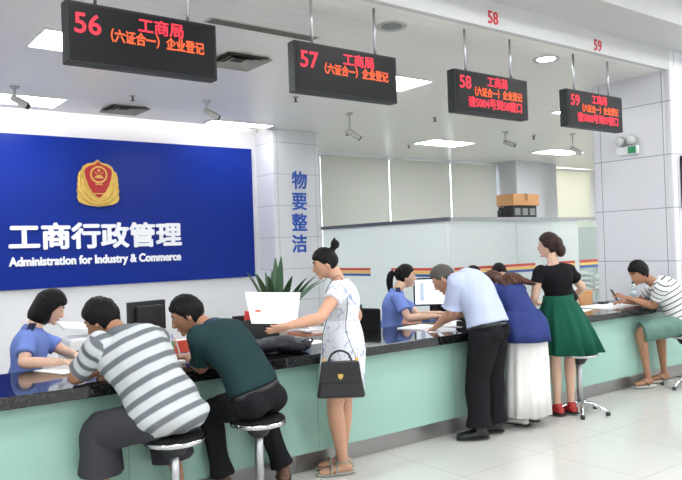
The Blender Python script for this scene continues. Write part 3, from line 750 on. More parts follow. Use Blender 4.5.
# potted plant
t = empty('potted_plant', (3.34, 5.34, 0.74), 'potted plant with long dark green strap leaves behind the counter', 'plant')
MB().lathe((3.34, 5.34, 0.74), [(.075, 0), (.095, .17), (.10, .18), (.088, .18), (.085, .15)], 28).build('pot', M_WPLAST, t, True)
MB().cyl((3.34, 5.34, 0.88), (3.34, 5.34, 0.90), .084).build('soil', mat('soil', (60, 46, 36), 0.9), t)
M_LEAF = mat('plant leaf', (46, 84, 52), 0.4, mottled=0.3, bscale=14)
for k in range(17):
    a = k*2.4 + 0.3; el = 0.62 + 0.75*((k*0.618) % 1); L = 0.46 + 0.14*((k*0.37) % 1)
    p = Vector((3.34 + .02*math.cos(a), 5.34 + .02*math.sin(a), 0.90)); d = Vector((math.cos(a)*math.cos(el), math.sin(a)*math.cos(el), math.sin(el) + 0.25)).normalized()
    sd = Vector((-math.sin(a), math.cos(a), 0)); st = []
    for i in range(9):
        u = i/8; w = 0.036*math.sin(math.pi*(0.10 + 0.88*u))**0.8 + 0.002
        st.append((p.copy(), w, 0.0022, sd)); p = p + d*(L/8); d = (d + Vector((0, 0, -0.03 - 0.16*u*(1.45 - el)))).normalized()
    MB().loft(st, 8, 3).build('leaf', M_LEAF, t, True)

# ------------------------------------------------------------------ pillar fittings
t = empty('emergency_light', (7.90, 4.72, 2.54), 'white twin head emergency light on the big pillar', 'emergency light')
MB().box((7.87, 4.59, 2.53), (7.93, 4.85, 2.63)).build('body', M_WPLAST, t, False, 0.008)
MB().box((7.866, 4.60, 2.54), (7.871, 4.70, 2.62)).build('indicator_panel', M_EXIT, t)
for y in (4.66, 4.80):
    h = MB().cyl((7.90, y, 2.63), (7.90, y, 2.66), .012).ball((7.885, y, 2.70), (.05, .06, .06), None, 20, 12).build('lamp_head', M_CAMGREY, t, True)
    MB().cyl((7.848, y-.01, 2.695), (7.828, y-.012, 2.69), .048, .05).build('lens', M_WPLAST, h, True)
t = empty('wall_screen', (8.48, 4.17, 1.88), 'black flat screen on the front of the big pillar at the right edge', 'screen')
MB().box((8.07, 4.14, 1.86), (8.90, 4.185, 2.46)).build('casing', M_BLACK, t, False, 0.006); MB().box((8.09, 4.136, 1.88), (8.88, 4.14, 2.44)).build('screen', M_BLACK2, t); MB().box((8.3, 4.185, 2.0), (8.7, 4.20, 2.3)).build('bracket', M_BLACK, t)

# ------------------------------------------------------------------ stools
def stool(loc, label):
    x, y, z = loc
    t = empty('bar_stool', loc, label, 'stool', 'round chrome stools at the counter')
    MB().lathe((x, y, 0.505), [(.145, 0), (.165, .006), (.168, .02), (.165, .03), (.15, .032)], 40).build('seat_rim', M_CHROME, t, True)
    MB().lathe((x, y, 0.535), [(.158, 0), (.160, .008), (.150, .018), (.10, .022), (.02, .023)], 40).build('seat', M_DARKFAB, t, True)
    MB().cyl((x, y, .08), (x, y, .505), .026).build('column', M_STEEL, t, True)
    MB().cyl((x, y, .44), (x, y, .505), .05, .09).build('seat_plate', M_BLACK, t, True)
    for k in range(5):
        a = 2*math.pi*k/5 + .4
        q = Vector((math.cos(a), math.sin(a), 0))
        c = Vector((x, y, 0))
        lg = MB().tube([c + q*.02 + Vector((0,0,.10)), c + q*.12 + Vector((0,0,.085)), c + q*.23 + Vector((0,0,.03))], [.02, .016, .013], 10).build('leg', M_CHROME, t, True)
        MB().cyl(c + q*.235, c + q*.235 + Vector((0,0,.03)), .02).build('foot_pad', M_BLACK, lg, True)
    return t
st0 = stool((1.64, 3.715, 0), 'round chrome stool under the man in the striped polo')
copy_tree(st0, (2.185, 3.74, 0), 0.5, 'round chrome stool under the man in dark green')
copy_tree(st0, (5.56, 3.87, 0), 0.9, 'empty round stool half behind the green skirt')
copy_tree(st0, (7.27, 3.79, 0), 0.2, 'chrome stool under the man in the striped tee at the far right')

# ------------------------------------------------------------------ people
def norm(v): return Vector(v).normalized()
class Rig:
    def __init__(s, J, right, face, k=1.0, shw=0.165, back=0.0, hk=1.0):
        s.k = k; s.hk = k*hk
        s.J = {a: Vector(b) for a, b in J.items()}
        P, N = s.J['pelvis'], s.J['neck']
        s.R = norm(right); s.F = norm(Vector((0,0,1)).cross(s.R))      # facing, horizontal
        s.sp = (N - P).normalized()
        s.fr = s.R.cross(s.sp)*-1
        s.fr = norm(s.sp.cross(s.R))*1.0
        if s.fr.dot(s.F) < 0: s.fr = -s.fr
        M = (P + N)/2 - s.fr*back
        s.M = M
        def curve(t):
            return (P*(1-t)**2 + (2*M - (P+N)/2)*2*t*(1-t) + N*t**2)
        s.curve = curve
        s.top = (N - curve(0.85)).normalized()
        sc = N - s.top*0.065*k
        s.J.setdefault('shL', sc - s.R*shw*k); s.J.setdefault('shR', sc + s.R*shw*k)
        s.J.setdefault('hipL', P - s.R*0.088*k); s.J.setdefault('hipR', P + s.R*0.088*k)
        f = norm(face); r = norm(f.cross(Vector((0,0,1)))); u = r.cross(f)
        s.hf, s.hr, s.hu = f, r, u
        s.headc = s.J['head']
    def torso(s, mb, g=0.0, t0=-0.12, t1=1.0, fem=False, widths=None, bk=1.0):
        k = s.k
        prof = widths or ([(-.14, .11, .085), (-.06, .150, .105), (.08, .168, .122), (.25, .158, .112), (.42, .148, .108), (.62, .162, .118), (.78, .172, .115), (.88, .165, .098), (.95, .125, .075), (1.0, .075, .06)]
                 if not fem else
                 [(-.14, .11, .085), (-.06, .150, .105), (.08, .168, .12), (.25, .146, .105), (.42, .122, .092), (.62, .138, .112), (.78, .148, .108), (.88, .142, .088), (.95, .105, .068), (1.0, .062, .052)])
        st = []
        P = s.J['pelvis']; L = (s.J['neck'] - P).length
        pt_ = [q[0] for q in prof]
        for tt in (t0, t1):
            if pt_[0] < tt < pt_[-1] and min(abs(tt - q) for q in pt_) > .012:
                prof = sorted(prof + [(tt, float(np.interp(tt, pt_, [q[1] for q in prof])), float(np.interp(tt, pt_, [q[2] for q in prof])))])
                pt_ = [q[0] for q in prof]
        for t, a, b in prof:
            if t < t0 - 1e-6 or t > t1 + 1e-6: continue
            c = s.curve(max(t, 0)) + (s.curve(0.1) - s.curve(0)).normalized()*(min(t, 0)*L)
            st.append((c, a*k + g, b*k*bk + g, s.R))
        mb.loft(st, 28, 6)
    def arm(s, mb, side, g=0.0, t1=2.0, flare=0.0, thin=1.0):
        k = s.k*thin; A, E, Wr = s.J['sh'+side], s.J['el'+side], s.J['wr'+side]
        st = [(A - (E-A)*0.06, .050*k), (A + (E-A)*.3, .047*k), (A + (E-A)*.7, .041*k), (E, .038*k), (E + (Wr-E)*.3, .039*k), (E + (Wr-E)*.75, .029*k), (Wr, .0255*k)]
        par = [0, .3, .7, 1, 1.3, 1.75, 2]
        pts = [(p, r) for (p, r), q in zip(st, par) if q <= t1 + 1e-6]
        if t1 < 1 and t1 not in par:
            pts = [x for x, q in zip(st, par) if q < t1] + [(A + (E-A)*t1, .044*k + flare)]
        sd = (E - A).cross(Wr - E); sd = sd if sd.length > 1e-5 else s.R
        mb.loft([(p, r + g, r + g, sd) for p, r in pts], 18, 5)
    def hand(s, mb, side, d=None, palm=(0, 0, -1), curl=0.35, spread=1.0, grip=None):
        k = s.k; Wr, E = s.J['wr'+side], s.J['el'+side]
        d = norm(d) if d else (Wr - E).normalized()
        n = Vector(palm); n = norm(n - d*n.dot(d)); l = d.cross(n)                       # l: across the palm
        ts = 1 if side == 'L' else -1                                                  # side of the thumb
        mb.loft([(Wr - d*.01, .024*k, .020*k, l), (Wr + d*.02*k, .030*k, .017*k, l), (Wr + d*.055*k, .040*k, .015*k, l), (Wr + d*.088*k, .040*k, .012*k, l)], 16, 4)
        for q, (off, ln) in enumerate(((-1.5, .068), (-.5, .078), (.5, .074), (1.5, .058))):
            p = Vector(Wr + d*(.080 - .006*abs(off))*k + l*(off*.0205*k*ts*-1)); dd = (d + l*(off*.06*spread*ts*-1)).normalized(); pts = [p - dd*.02]; c = curl*(0.8 + .12*q)
            for seg in (.45, .32, .23):
                pts.append(p.copy()); p = p + dd*(ln*seg*k*1.05); dd = (dd + n*math.tan(min(c, 1.2))*0.9).normalized()
            pts.append(p)
            mb.tube(pts, [.0085*k, .009*k, .0085*k, .008*k, .0065*k], 8, 3)
        p = Wr + d*.025*k + l*(.026*k*ts); dd = norm(d*.75 + l*(.75*ts) + n*.25); pts = [p - dd*.015]
        for seg in (.035, .03, .024):
            pts.append(p.copy()); p = p + dd*(seg*k); dd = norm(dd + d*.35 + n*(.25 + curl*.3))
        pts.append(p)
        mb.tube(pts, [.012*k, .0125*k, .0105*k, .0095*k, .0075*k], 8, 3)
    def leg(s, mb, side, g=0.0, t1=2.0, flare=0.0, thick=1.0, tag_=None):
        k = s.k*thick; A, K, An = s.J['hip'+side], s.J['kn'+side], s.J['an'+side]
        st = [(A + (A-K)*.05, .088*k), (A + (K-A)*.3, .082*k), (A + (K-A)*.7, .065*k), (K, .052*k), (K + (An-K)*.28, .053*k), (K + (An-K)*.7, .038*k), (An, .031*k)]
        par = [0, .3, .7, 1, 1.28, 1.7, 2]
        pts = [(p, r + g + flare*max(0, q-.3)/max(.01, t1-.3)) for (p, r), q in zip(st, par) if q <= t1 + 1e-6]
        if t1 not in par:
            p = A + (K-A)*t1 if t1 < 1 else K + (An-K)*(t1-1)
            pts.append((p, .055*k + g + flare))
        mb.loft([(p, r, r, s.R) for p, r in pts], 20, 5)
    def foot(s, mb, side, d, g=0.0, h=0.0):
        k = s.k; An = s.J['an'+side]; d = Vector(d); d.z = d.z; d = norm(d); sd = norm(d.cross(Vector((0,0,1))))
        zf = An.z - 0.07*k
        b = Vector((An.x, An.y, zf))
        up = Vector((0,0,1))
        mb.loft([(An + up*.02, .032*k+g, .034*k+g, sd), (An - up*.03*k - d*.01, .034*k+g, .040*k+g, sd), (b - d*.02*k + up*.03, .033*k+g, .035*k+g, sd)], 14, 4)
        mb.loft([(b - d*.065*k + up*.03, .020*k+g, .020*k+g, sd), (b - d*.045*k + up*.030, .032*k+g, .030*k+g*.6, sd), (b + d*.02*k + up*.034, .034*k+g, .034*k+g*.6, sd), (b + d*.09*k + up*.026, .042*k+g, .026*k+g*.6, sd), (b + d*.145*k + up*.02, .040*k+g, .019*k+g*.6, sd), (b + d*.175*k + up*.016, .026*k+g, .012*k+g*.6, sd)], 16, 4)
    def headpt(s, d):
        x, y, z = d; k = s.hk
        lo = max(0.0, -z)
        px = .073*x*(1 - .30*lo**1.3)
        py = (.094 if y > 0 else .098)*y*(1 - (.38*lo if y < 0 else .06*lo)) + (.012*lo)
        pz = .112*z if z > 0 else .122*z
        return Vector((px, py, pz))*k
    def hw(s, p): return s.headc + s.hr*p[0] + s.hf*p[1] + s.hu*p[2]
    def head(s, mb):
        n, m_ = 32, 22; vs = []; fs = []
        vs.append(s.hw(s.headpt((0,0,-1))))
        for j in range(1, m_):
            th = math.pi*j/m_
            for i in range(n):
                ph = 2*math.pi*i/n
                vs.append(s.hw(s.headpt((math.sin(th)*math.cos(ph), math.sin(th)*math.sin(ph), -math.cos(th)))))
        vs.append(s.hw(s.headpt((0,0,1)))); L = len(vs)-1
        for i in range(n):
            fs.append((0, 1+(i+1) % n, 1+i)); fs.append((L, 1+(m_-2)*n+i, 1+(m_-2)*n+(i+1) % n))
            for j in range(m_-2): fs.append((1+j*n+i, 1+j*n+(i+1) % n, 1+(j+1)*n+(i+1) % n, 1+(j+1)*n+i))
        mb.add(vs, fs)
        k = s.hk
        mb.tube([s.hw(Vector((0, .088, .018))*k), s.hw(Vector((0, .100, -.008))*k), s.hw(Vector((0, .106, -.028))*k), s.hw(Vector((0, .092, -.036))*k)], [.008*k, .011*k, .014*k, .010*k], 10, 4)
        mb.ball(s.hw(Vector((0, .078, -.095))*k), (.022*k, .016*k, .016*k), (s.hr, s.hf, s.hu), 12, 8)     # chin
        mb.ball(s.hw(Vector((0, .085, -.062))*k), (.024*k, .012*k, .013*k), (s.hr, s.hf, s.hu), 12, 8)     # lips
        for q in (-1, 1):
            mb.ball(s.hw(Vector((q*.031, .074, .030))*k), (.022*k, .014*k, .008*k), (s.hr, s.hf, s.hu), 10, 8)   # brow ridge
            mb.ball(s.hw(Vector((q*.074, -.004, -.012))*k), (.009*k, .019*k, .032*k), (s.hr, norm(s.hf + s.hr*q*.3), s.hu), 12, 8)  # ear
        nb = s.J['neck']
        base = s.hw(Vector((0, -.028, -.060))*k)
        mb.loft([(nb - s.top*.05, .064*k, .058*k, s.R), (nb + (base-nb)*.35, .052*k, .052*k, s.R), (base, .050*k, .055*k, s.hr)], 18, 5)
    def face(s, root):
        k = s.hk
        for q in (-1, 1):
            e = MB().ball(s.hw(Vector((q*.029, .0825, .008))*k), (.011*k, .006*k, .006*k), (s.hr, s.hf, s.hu), 12, 8).build('eye', mat('eye white', (186, 178, 170), 0.3), root, True)
            MB().ball(s.hw(Vector((q*.029, .0868, .008))*k), (.0058*k, .003*k, .0058*k), (s.hr, s.hf, s.hu), 10, 6).build('iris', M_EYE, e, True)
            MB().tube([s.hw(Vector((q*.014, .0905, .030))*k), s.hw(Vector((q*.030, .0885, .036))*k), s.hw(Vector((q*.047, .074, .030))*k)], [.0025*k, .0035*k, .002*k], 8, 4).build('eyebrow', HAIR, root, True)
        MB().tube([s.hw(Vector((-.022, .086, -.062))*k), s.hw(Vector((0, .0975, -.060))*k), s.hw(Vector((.022, .086, -.062))*k)], [.002*k, .0055*k, .002*k], 8, 5).build('mouth', M_LIP, root, True)
    def hair(s, root, m, T=0.019, line=((0, .46), (50, .36), (70, .0), (84, -.30), (96, -.25), (112, -.62), (180, -.98)), extra=None, rough=0.007, seed=0):
        n, m_ = 56, 40; vs = []; fs = []; k = s.hk
        la = [a for a, _ in line]; lz = [b for _, b in line]
        def pt(d):
            x, y, z = d
            phi = math.degrees(math.atan2(abs(x), y))
            zh = float(np.interp(phi, la, lz))
            q = min(1, max(0, (z - zh + .05)/.15)); q = q*q*(3-2*q)
            b = s.headpt(d); nn = b.normalized()
            w = noise.noise(Vector((x*9+seed, y*9, z*3)))*rough + noise.noise(Vector((x*26, y*26+seed, z*7)))*rough*.6
            t = (T*(0.75 + .35*max(0, z)) + w)*q - .014*(1-q)
            return s.hw(b + nn*t*k)
        vs.append(pt((0,0,-1)))
        for j in range(1, m_):
            th = math.pi*j/m_
            for i in range(n):
                ph = 2*math.pi*i/n
                vs.append(pt((math.sin(th)*math.cos(ph), math.sin(th)*math.sin(ph), -math.cos(th))))
        vs.append(pt((0,0,1))); L = len(vs)-1
        for i in range(n):
            fs.append((0, 1+(i+1) % n, 1+i)); fs.append((L, 1+(m_-2)*n+i, 1+(m_-2)*n+(i+1) % n))
            for j in range(m_-2): fs.append((1+j*n+i, 1+j*n+(i+1) % n, 1+(j+1)*n+(i+1) % n, 1+(j+1)*n+i))
        mb = MB().add(vs, fs)
        if extra: extra(mb)
        return voxel(mb, 'hair', m, root, 0.0055, 2) if extra else mb.build('hair', m, root, True)
    def chains(s):
        sp = [tuple(s.curve(.02)), tuple(s.curve(.97))]
        out = [(sp, .16, 0.0)]
        for q in 'LR':
            out.append(([tuple(s.J['sh'+q]), tuple(s.J['el'+q])], .062, 0.02))
        return out

def new_person(label, base, group=None): return empty('person', base, label, 'person', group)
def H(p): return Vector(p)

def make_body(rg, root, skin, hands, legs=True, feet=None, fem=False, thin=1.0, lthick=.95):
    mb = MB()
    rg.torso(mb, -0.010, fem=fem)
    rg.head(mb)
    for sd in 'LR':
        rg.arm(mb, sd, thin=thin)
        rg.hand(mb, sd, **hands.get(sd, {}))
        if legs: rg.leg(mb, sd, thick=lthick)
        if legs and feet: rg.foot(mb, sd, feet[sd])
    b = voxel(mb, 'body', skin, root, 0.006, 3)
    rg.face(root)
    return b

def collar(rg, root, m, g=.014, open_=0.0):
    nb = rg.J['neck']; up = rg.top
    c0 = nb - up*.018; k = rg.k
    mb = MB(); n = 28; vs = []; fs = []
    f = norm(up.cross(rg.R)); f = f if f.dot(rg.F) > 0 else -f
    for (h, r) in ((-.012, .080), (.03, .066), (.038, .066), (.02, .082), (-.016, .092)):
        for i in range(n):
            a = 2*math.pi*i/n
            vs.append(c0 + up*(h - .012*max(0, math.sin(a))) + rg.R*((r*k + g - .014)*math.cos(a)) + f*((r*k + g - .014)*.92*math.sin(a)))
    for j in range(4): fs += [(j*n+i, j*n+(i+1) % n, (j+1)*n+(i+1) % n, (j+1)*n+i) for i in range(n)]
    fs += [(4*n+i, 4*n+(i+1) % n, (i+1) % n, i) for i in range(n)]
    return mb.add(vs, fs).build('collar', m, root, True)

def skirt(root, name, m, rings, n=72, folds=9, seed=0, thick=.004):
    """rings: (centre, half-width, half-depth, side, fold)"""
    vs = []; fs = []; rnd = random.Random(seed); ph = [rnd.uniform(0, 6.28) for _ in range(4)]
    def ring(c, a, b, sd, fo, inset):
        c = Vector(c); sd = norm(sd); fr = norm(Vector((0,0,1)).cross(sd))
        for i in range(n):
            an = 2*math.pi*i/n
            w = 1 + fo*(math.sin(folds*an + ph[0]) + .5*math.sin((folds*1.7//1)*an + ph[1]) + .6*math.sin(3*an + ph[2]))
            vs.append(c + sd*((a*w - inset)*math.cos(an)) + fr*((b*w - inset)*math.sin(an)))
    R = len(rings)
    for r in rings: ring(*r, 0)
    for r in rings[::-1]: ring(*r, thick)
    T = 2*R
    for k in range(T):
        q = (k+1) % T
        fs += [(k*n+i, k*n+(i+1) % n, q*n+(i+1) % n, q*n+i) for i in range(n)]
    o = MB().add(vs, fs).build(name, m, root, True)
    return o

def shirt(rg, root, name, m, g=.014, sleeve=.62, t0=-.06, fem=False, sg=.012, flare=.012, vox=.008, wr=.006, wf=16, bands=False, extra=None, bk=1.0, t1=1.0):
    mb = MB()
    rg.torso(mb, g, t0, t1, fem, bk=bk)
    for sd in 'LR':
        rg.arm(mb, sd, sg, sleeve, flare)
        mb.ball(rg.J['sh'+sd] + (rg.J['neck']-rg.J['sh'+sd])*.08, (.050 if fem else .060)*rg.k + sg, None, 18, 12)
    if extra: extra(mb)
    return voxel(mb, name, m, root, vox, 8, wr*.75, wf*2.6, rg.chains() if bands else None)

def trousers(rg, root, name, m, t1=1.97, g=.014, flare=.012, top=.10, vox=.008, wr=.006, seat=1.0):
    mb = MB()
    rg.torso(mb, .012, -.14, top)
    for sd in 'LR': rg.leg(mb, sd, g, t1, flare)
    if seat:
        for sd in 'LR': mb.ball(rg.J['hip'+sd] - rg.F*.035*rg.k, (.10*rg.k*seat, .11*rg.k*seat, .095*rg.k*seat), (rg.R, rg.F, Vector((0,0,1))), 16, 10)
    return voxel(mb, name, m, root, vox, 6, wr*.8, 45)

def shoes(rg, root, m, feet, g=.010):
    for sd in 'LR':
        mb = MB(); rg.foot(mb, sd, feet[sd], g)
        An = rg.J['an'+sd]; d = norm(Vector(feet[sd])); s2 = norm(d.cross(Vector((0,0,1))))
        z0 = An.z - .07*rg.k
        o = voxel(mb, 'shoe', m, root, .006, 3)
        b = Vector((An.x, An.y, max(z0 - .004, .0)))
        MB().loft([(b - d*.075 + Vector((0,0,.008)), .03, .009, s2), (b - d*.04 + Vector((0,0,.008)), .043, .009, s2), (b + d*.08 + Vector((0,0,.008)), .053, .009, s2), (b + d*.185 + Vector((0,0,.008)), .028, .009, s2)], 16, 4).build('sole', M_BLACK, o, True)

# --- 1. clerk with bobbed hair, left
UNI = mat('blue uniform cloth', (112, 134, 200), 0.8, bump=0.15, bscale=90)
EPAU = mat('navy epaulette', (34, 40, 70), 0.7)
DARKT = mat('dark trousers cloth', (32, 33, 37), 0.85, bump=0.2, bscale=120)
def clerk(label, J, right, face, hairm, line, T, extra, seed, fem=True, hands=None, base=None, shw=.155):
    P = Vector(J['pelvis']); f = norm(Vector((0,0,1)).cross(norm(right)))
    for sd, q in (('L', -1), ('R', 1)):
        h = P + norm(right)*(.09*q)
        J.setdefault('kn'+sd, tuple(h + f*.36 + Vector((0,0,-.06)))); J.setdefault('an'+sd, tuple(h + f*.38 + Vector((0,0,-P.z + .09))))
    rg = Rig(J, right, face, 0.95, shw)
    root = new_person(label, (P.x, P.y, 0))
    feet = {'L': f, 'R': f}
    make_body(rg, root, SKIN_L, hands or {}, True, feet, fem)
    shirt(rg, root, 'uniform_shirt', UNI, .012, .68, -.05, fem)
    collar(rg, root, UNI)
    trousers(rg, root, 'trousers', DARKT, 1.95, .012, .01)
    shoes(rg, root, M_BLACK, feet)
    for sd, q in (('L', -1), ('R', 1)):
        a = rg.J['sh'+sd]; n = rg.J['neck']
        c = a*.65 + n*.35 + rg.top*.052
        MB().obox(c, (a - n), rg.F, (a - n).cross(rg.F)*q*-1, .055, .022, .006).build('epaulette', EPAU, root)
    rg.hair(root, hairm, T, line, (lambda mb: extra(mb, rg)) if extra else None, seed=seed)
    return rg, root
BOB = ((0, .42), (50, .30), (72, -.25), (88, -.62), (120, -.90), (180, -1.0))
def bob_extra(mb, rg):
    mb.loft([(rg.hw(Vector((0, -.025, .05))), .086, .085, rg.hr), (rg.hw(Vector((0, -.03, -.02))), .094, .084, rg.hr), (rg.hw(Vector((0, -.034, -.085))), .096, .080, rg.hr), (rg.hw(Vector((0, -.034, -.125))), .082, .066, rg.hr)], 26, 5)
clerk('clerk with black bobbed hair and blue uniform shirt behind the counter, far left',
      dict(pelvis=(1.22, 5.22, .62), neck=(1.29, 5.16, 1.065), head=(1.405, 5.17, 1.20), elR=(1.17, 4.92, .87), wrR=(1.37, 4.80, .865), elL=(1.52, 5.22, .87), wrL=(1.52, 4.98, .87)),
      (-.4, -.92, 0), (.86, -.30, -.48), HAIR, BOB, .024, bob_extra, 1, hands={'R': dict(curl=.3), 'L': dict(curl=.3)})

# --- 5. clerk with ponytail
def pony_extra(mb, rg):
    h = lambda v: rg.hw(v*rg.hk)
    mb.ball(h(Vector((0, -.10, .045))), .022, None, 12, 8)
    mb.tube([h(Vector((0, -.10, .045))), h(Vector((.0, -.145, .02))), h(Vector((0, -.160, -.06))), h(Vector((0, -.150, -.15))), h(Vector((0, -.150, -.24)))], [.016, .030, .034, .026, .006], 12, 5)
rg, root = clerk('clerk with long black ponytail and blue uniform shirt beside the lit monitor',
      dict(pelvis=(4.54, 5.27, .62), neck=(4.655, 5.25, 1.105), head=(4.765, 5.245, 1.245), elR=(4.55, 4.98, .87), wrR=(4.80, 4.88, .868), elL=(4.93, 5.25, .85), wrL=(5.02, 5.02, .872)),
      (-.6, -.8, 0), (.80, -.58, -.05), HAIR, ((0, .46), (50, .34), (75, -.15), (95, -.3), (112, -.6), (180, -.95)), .014, pony_extra, 3, hands={'R': dict(curl=.35), 'L': dict(curl=.35)})
MB().tube([rg.hw(Vector((.0, -.105, .06))), rg.hw(Vector((.018, -.112, .045))), rg.hw(Vector((.0, -.118, .03))), rg.hw(Vector((-.018, -.112, .045))), rg.hw(Vector((.0, -.105, .06)))], .007, 8, 4).build('hair_tie', mat('pink hair tie', (190, 150, 160), 0.7), root, True)
# --- two more clerks behind the bending clients
clerk('dark haired clerk whose head shows above the wavy brown hair',
      dict(pelvis=(6.36, 5.50, .62), neck=(6.31, 5.44, 1.06), head=(6.275, 5.36, 1.195), elR=(6.14, 5.18, .87), wrR=(6.22, 4.96, .868), elL=(6.56, 5.20, .87), wrL=(6.46, 4.96, .868)),
      (-.95, .3, 0), (-.35, -.88, -.3), HAIR, ((0, .46), (50, .34), (75, -.15), (95, -.3), (112, -.6), (180, -.95)), .018, None, 5)
clerk('clerk with black hair almost hidden behind the back of the man in light blue',
      dict(pelvis=(5.82, 5.50, .62), neck=(5.87, 5.44, 1.05), head=(5.87, 5.38, 1.185), elR=(5.60, 5.20, .87), wrR=(5.67, 4.98, .868), elL=(6.03, 5.20, .87), wrL=(5.93, 4.98, .868)),
      (-1, 0, 0), (0, -.9, -.4), HAIR, ((0, .46), (50, .34), (75, -.15), (95, -.3), (112, -.6), (180, -.95)), .016, None, 6)

# --- 2. man in the striped polo
J = dict(pelvis=(1.615, 3.71, .655), neck=(1.458, 3.95, 1.095), head=(1.392, 4.085, 1.178), elL=(1.235, 4.09, .868), wrL=(1.44, 4.27, .866), elR=(1.71, 4.17, .868), wrR=(1.58, 4.36, .866),
         knL=(1.325, 3.97, .575), anL=(1.335, 4.0, .12), knR=(1.72, 4.01, .56), anR=(1.79, 3.97, .12))
rg = Rig(J, (.97, .10, 0), (-.50, .70, -.52), 1.03, .175, .015)
root = new_person('seated man in a grey and white striped polo and dark shorts', (1.62, 3.71, 0))
ft = {'L': (-.2, .9, 0), 'R': (.3, .9, 0)}
make_body(rg, root, SKIN_D, {'L': dict(curl=.5), 'R': dict(curl=.6)}, True, ft)
POLO = band_mat('striped polo cloth', (190, 194, 196), (106, 110, 114), .080, .42, .05)
shirt(rg, root, 'polo_shirt', POLO, .036, .74, -.16, False, .022, .020, .008, .012, 15, True, lambda mb: mb.ball(rg.J['pelvis'] - rg.F*.035 + Vector((0,0,.015)), (.215, .150, .108), (rg.R, rg.F, Vector((0,0,1))), 28, 16), 1.04)
collar(rg, root, mat('polo collar', (104, 108, 112), 0.8), .036)
SHORT = mat('charcoal shorts cloth', (62, 62, 68), 0.85, bump=0.2, bscale=120)
trousers(rg, root, 'shorts', SHORT, 1.5, .028, .040, .06, seat=.86)
shoes(rg, root, mat('dark canvas', (50, 46, 44), 0.7), ft)
rg.hair(root, HAIR, .017, seed=2)

# --- 3. man in dark green
J = dict(pelvis=(2.175, 3.735, .655), neck=(2.015, 3.985, 1.075), head=(1.915, 4.085, 1.165), elL=(1.955, 3.995, .845), wrL=(1.985, 4.24, .872), elR=(2.19, 4.22, .868), wrR=(2.05, 4.38, .868),
         knL=(2.02, 4.035, .56), anL=(2.075, 4.0, .15), knR=(2.37, 4.035, .55), anR=(2.49, 3.96, .13))
rg = Rig(J, (.93, .33, 0), (-.80, .40, -.45), 1.0, .165, .055)
root = new_person('man in a dark green shirt and black trousers on a stool, writing at the counter', (2.18, 3.735, 0))
ft = {'L': (.45, .8, 0), 'R': (.45, .8, 0)}
make_body(rg, root, SKIN_D, {'L': dict(curl=.6), 'R': dict(curl=.6)}, True, ft)
shirt(rg, root, 'shirt', mat('dark green cloth', (34, 56, 58), 0.85, bump=0.15, bscale=100), .018, .80, .13, False, .018, .016, .008, .007, 15)
collar(rg, root, mat('dark green collar', (52, 66, 84), 0.8), .020)
trousers(rg, root, 'trousers', mat('black trousers cloth', (30, 30, 33), 0.85, bump=0.2, bscale=120), 1.95, .016, .008, .14)
c = rg.curve(.09)
mbt = MB(); st = rg.curve(.075), rg.curve(.13)
mbt.loft([(st[0], .186, .138, rg.R), (st[1], .184, .136, rg.R)], 32, 2).build('belt', mat('black belt', (18, 18, 20), 0.35), root, True)
shoes(rg, root, mat('brown sandal', (96, 66, 52), 0.6), ft, .006)
rg.hair(root, HAIR, .013, seed=4)

# --- 4. woman in the floral dress
J = dict(pelvis=(2.925, 3.86, .86), neck=(2.915, 3.865, 1.325), head=(2.852, 3.93, 1.440), elL=(2.60, 3.665, 1.105), wrL=(2.395, 3.70, 1.075), elR=(3.165, 4.00, 1.06), wrR=(3.085, 4.08, .90),
         knL=(2.860, 3.885, .48), anL=(2.960, 3.95, .075), knR=(2.985, 3.95, .47), anR=(3.03, 4.05, .085))
rg = Rig(J, (.62, .78, 0), (-.84, .42, -.32), 0.97, .150, .01, .88)
root = new_person('standing woman with a hair bun in a white floral dress, holding a paper', (2.95, 3.9, 0))
ft = {'L': (-.9, .35, 0), 'R': (-.85, .45, 0)}
make_body(rg, root, SKIN, {'L': dict(curl=.25, palm=(.1, .6, .7)), 'R': dict(curl=.3)}, True, ft, True, 1.0, 1.12)
md = mat('floral dress cloth', (232, 234, 240), 0.8)
nt = md.node_tree; tc = nt.nodes.new('ShaderNodeTexCoord'); n1 = nt.nodes.new('ShaderNodeTexNoise'); n1.inputs['Scale'].default_value = 17; n1.inputs['Detail'].default_value = 4; n1.inputs['Roughness'].default_value = .65; n1.inputs['Distortion'].default_value = 1.2
nt.links.new(tc.outputs['Object'], n1.inputs['Vector']); rp = nt.nodes.new('ShaderNodeValToRGB'); e = rp.color_ramp.elements
e[0].position = .53; e[0].color = lin(232, 234, 240); e[1].position = .68; e[1].color = lin(104, 126, 182)
nt.links.new(n1.outputs['Fac'], rp.inputs[0]); nt.links.new(rp.outputs[0], nt.nodes['Principled BSDF'].inputs['Base Color'])
shirt(rg, root, 'dress', md, .014, .42, -.05, True, .014, .014, .008, .004, 16)
P = Vector(J['pelvis'])
skirt(root, 'dress_skirt', md, [((P.x-.004, P.y, 1.06), .135, .115, rg.R, 0), ((P.x, P.y, .97), .160, .135, rg.R, .004), ((P.x, P.y, .85), .184, .15, rg.R, .008), ((P.x-.01, P.y+.01, .72), .178, .15, rg.R, .014), ((P.x-.012, P.y+.012, .585), .168, .148, rg.R, .02)], folds=7, seed=2)
def bun_extra(mb, rg=rg):
    h = lambda v: rg.hw(v*rg.hk)
    mb.tube([h(Vector((0, -.085, .075))), h(Vector((0, -.115, .098)))], [.022, .02], 10, 3)
    mb.ball(h(Vector((0, -.125, .110))), (.033, .031, .033), (rg.hr, rg.hf, rg.hu), 14, 10)
    for k in range(5):
        a = k*1.3; mb.tube([h(Vector((0, -.12, .12))), h(Vector((.02*math.cos(a), -.135 + .02*math.sin(a), .15 + .008*k)))], [.007, .002], 6, 3)
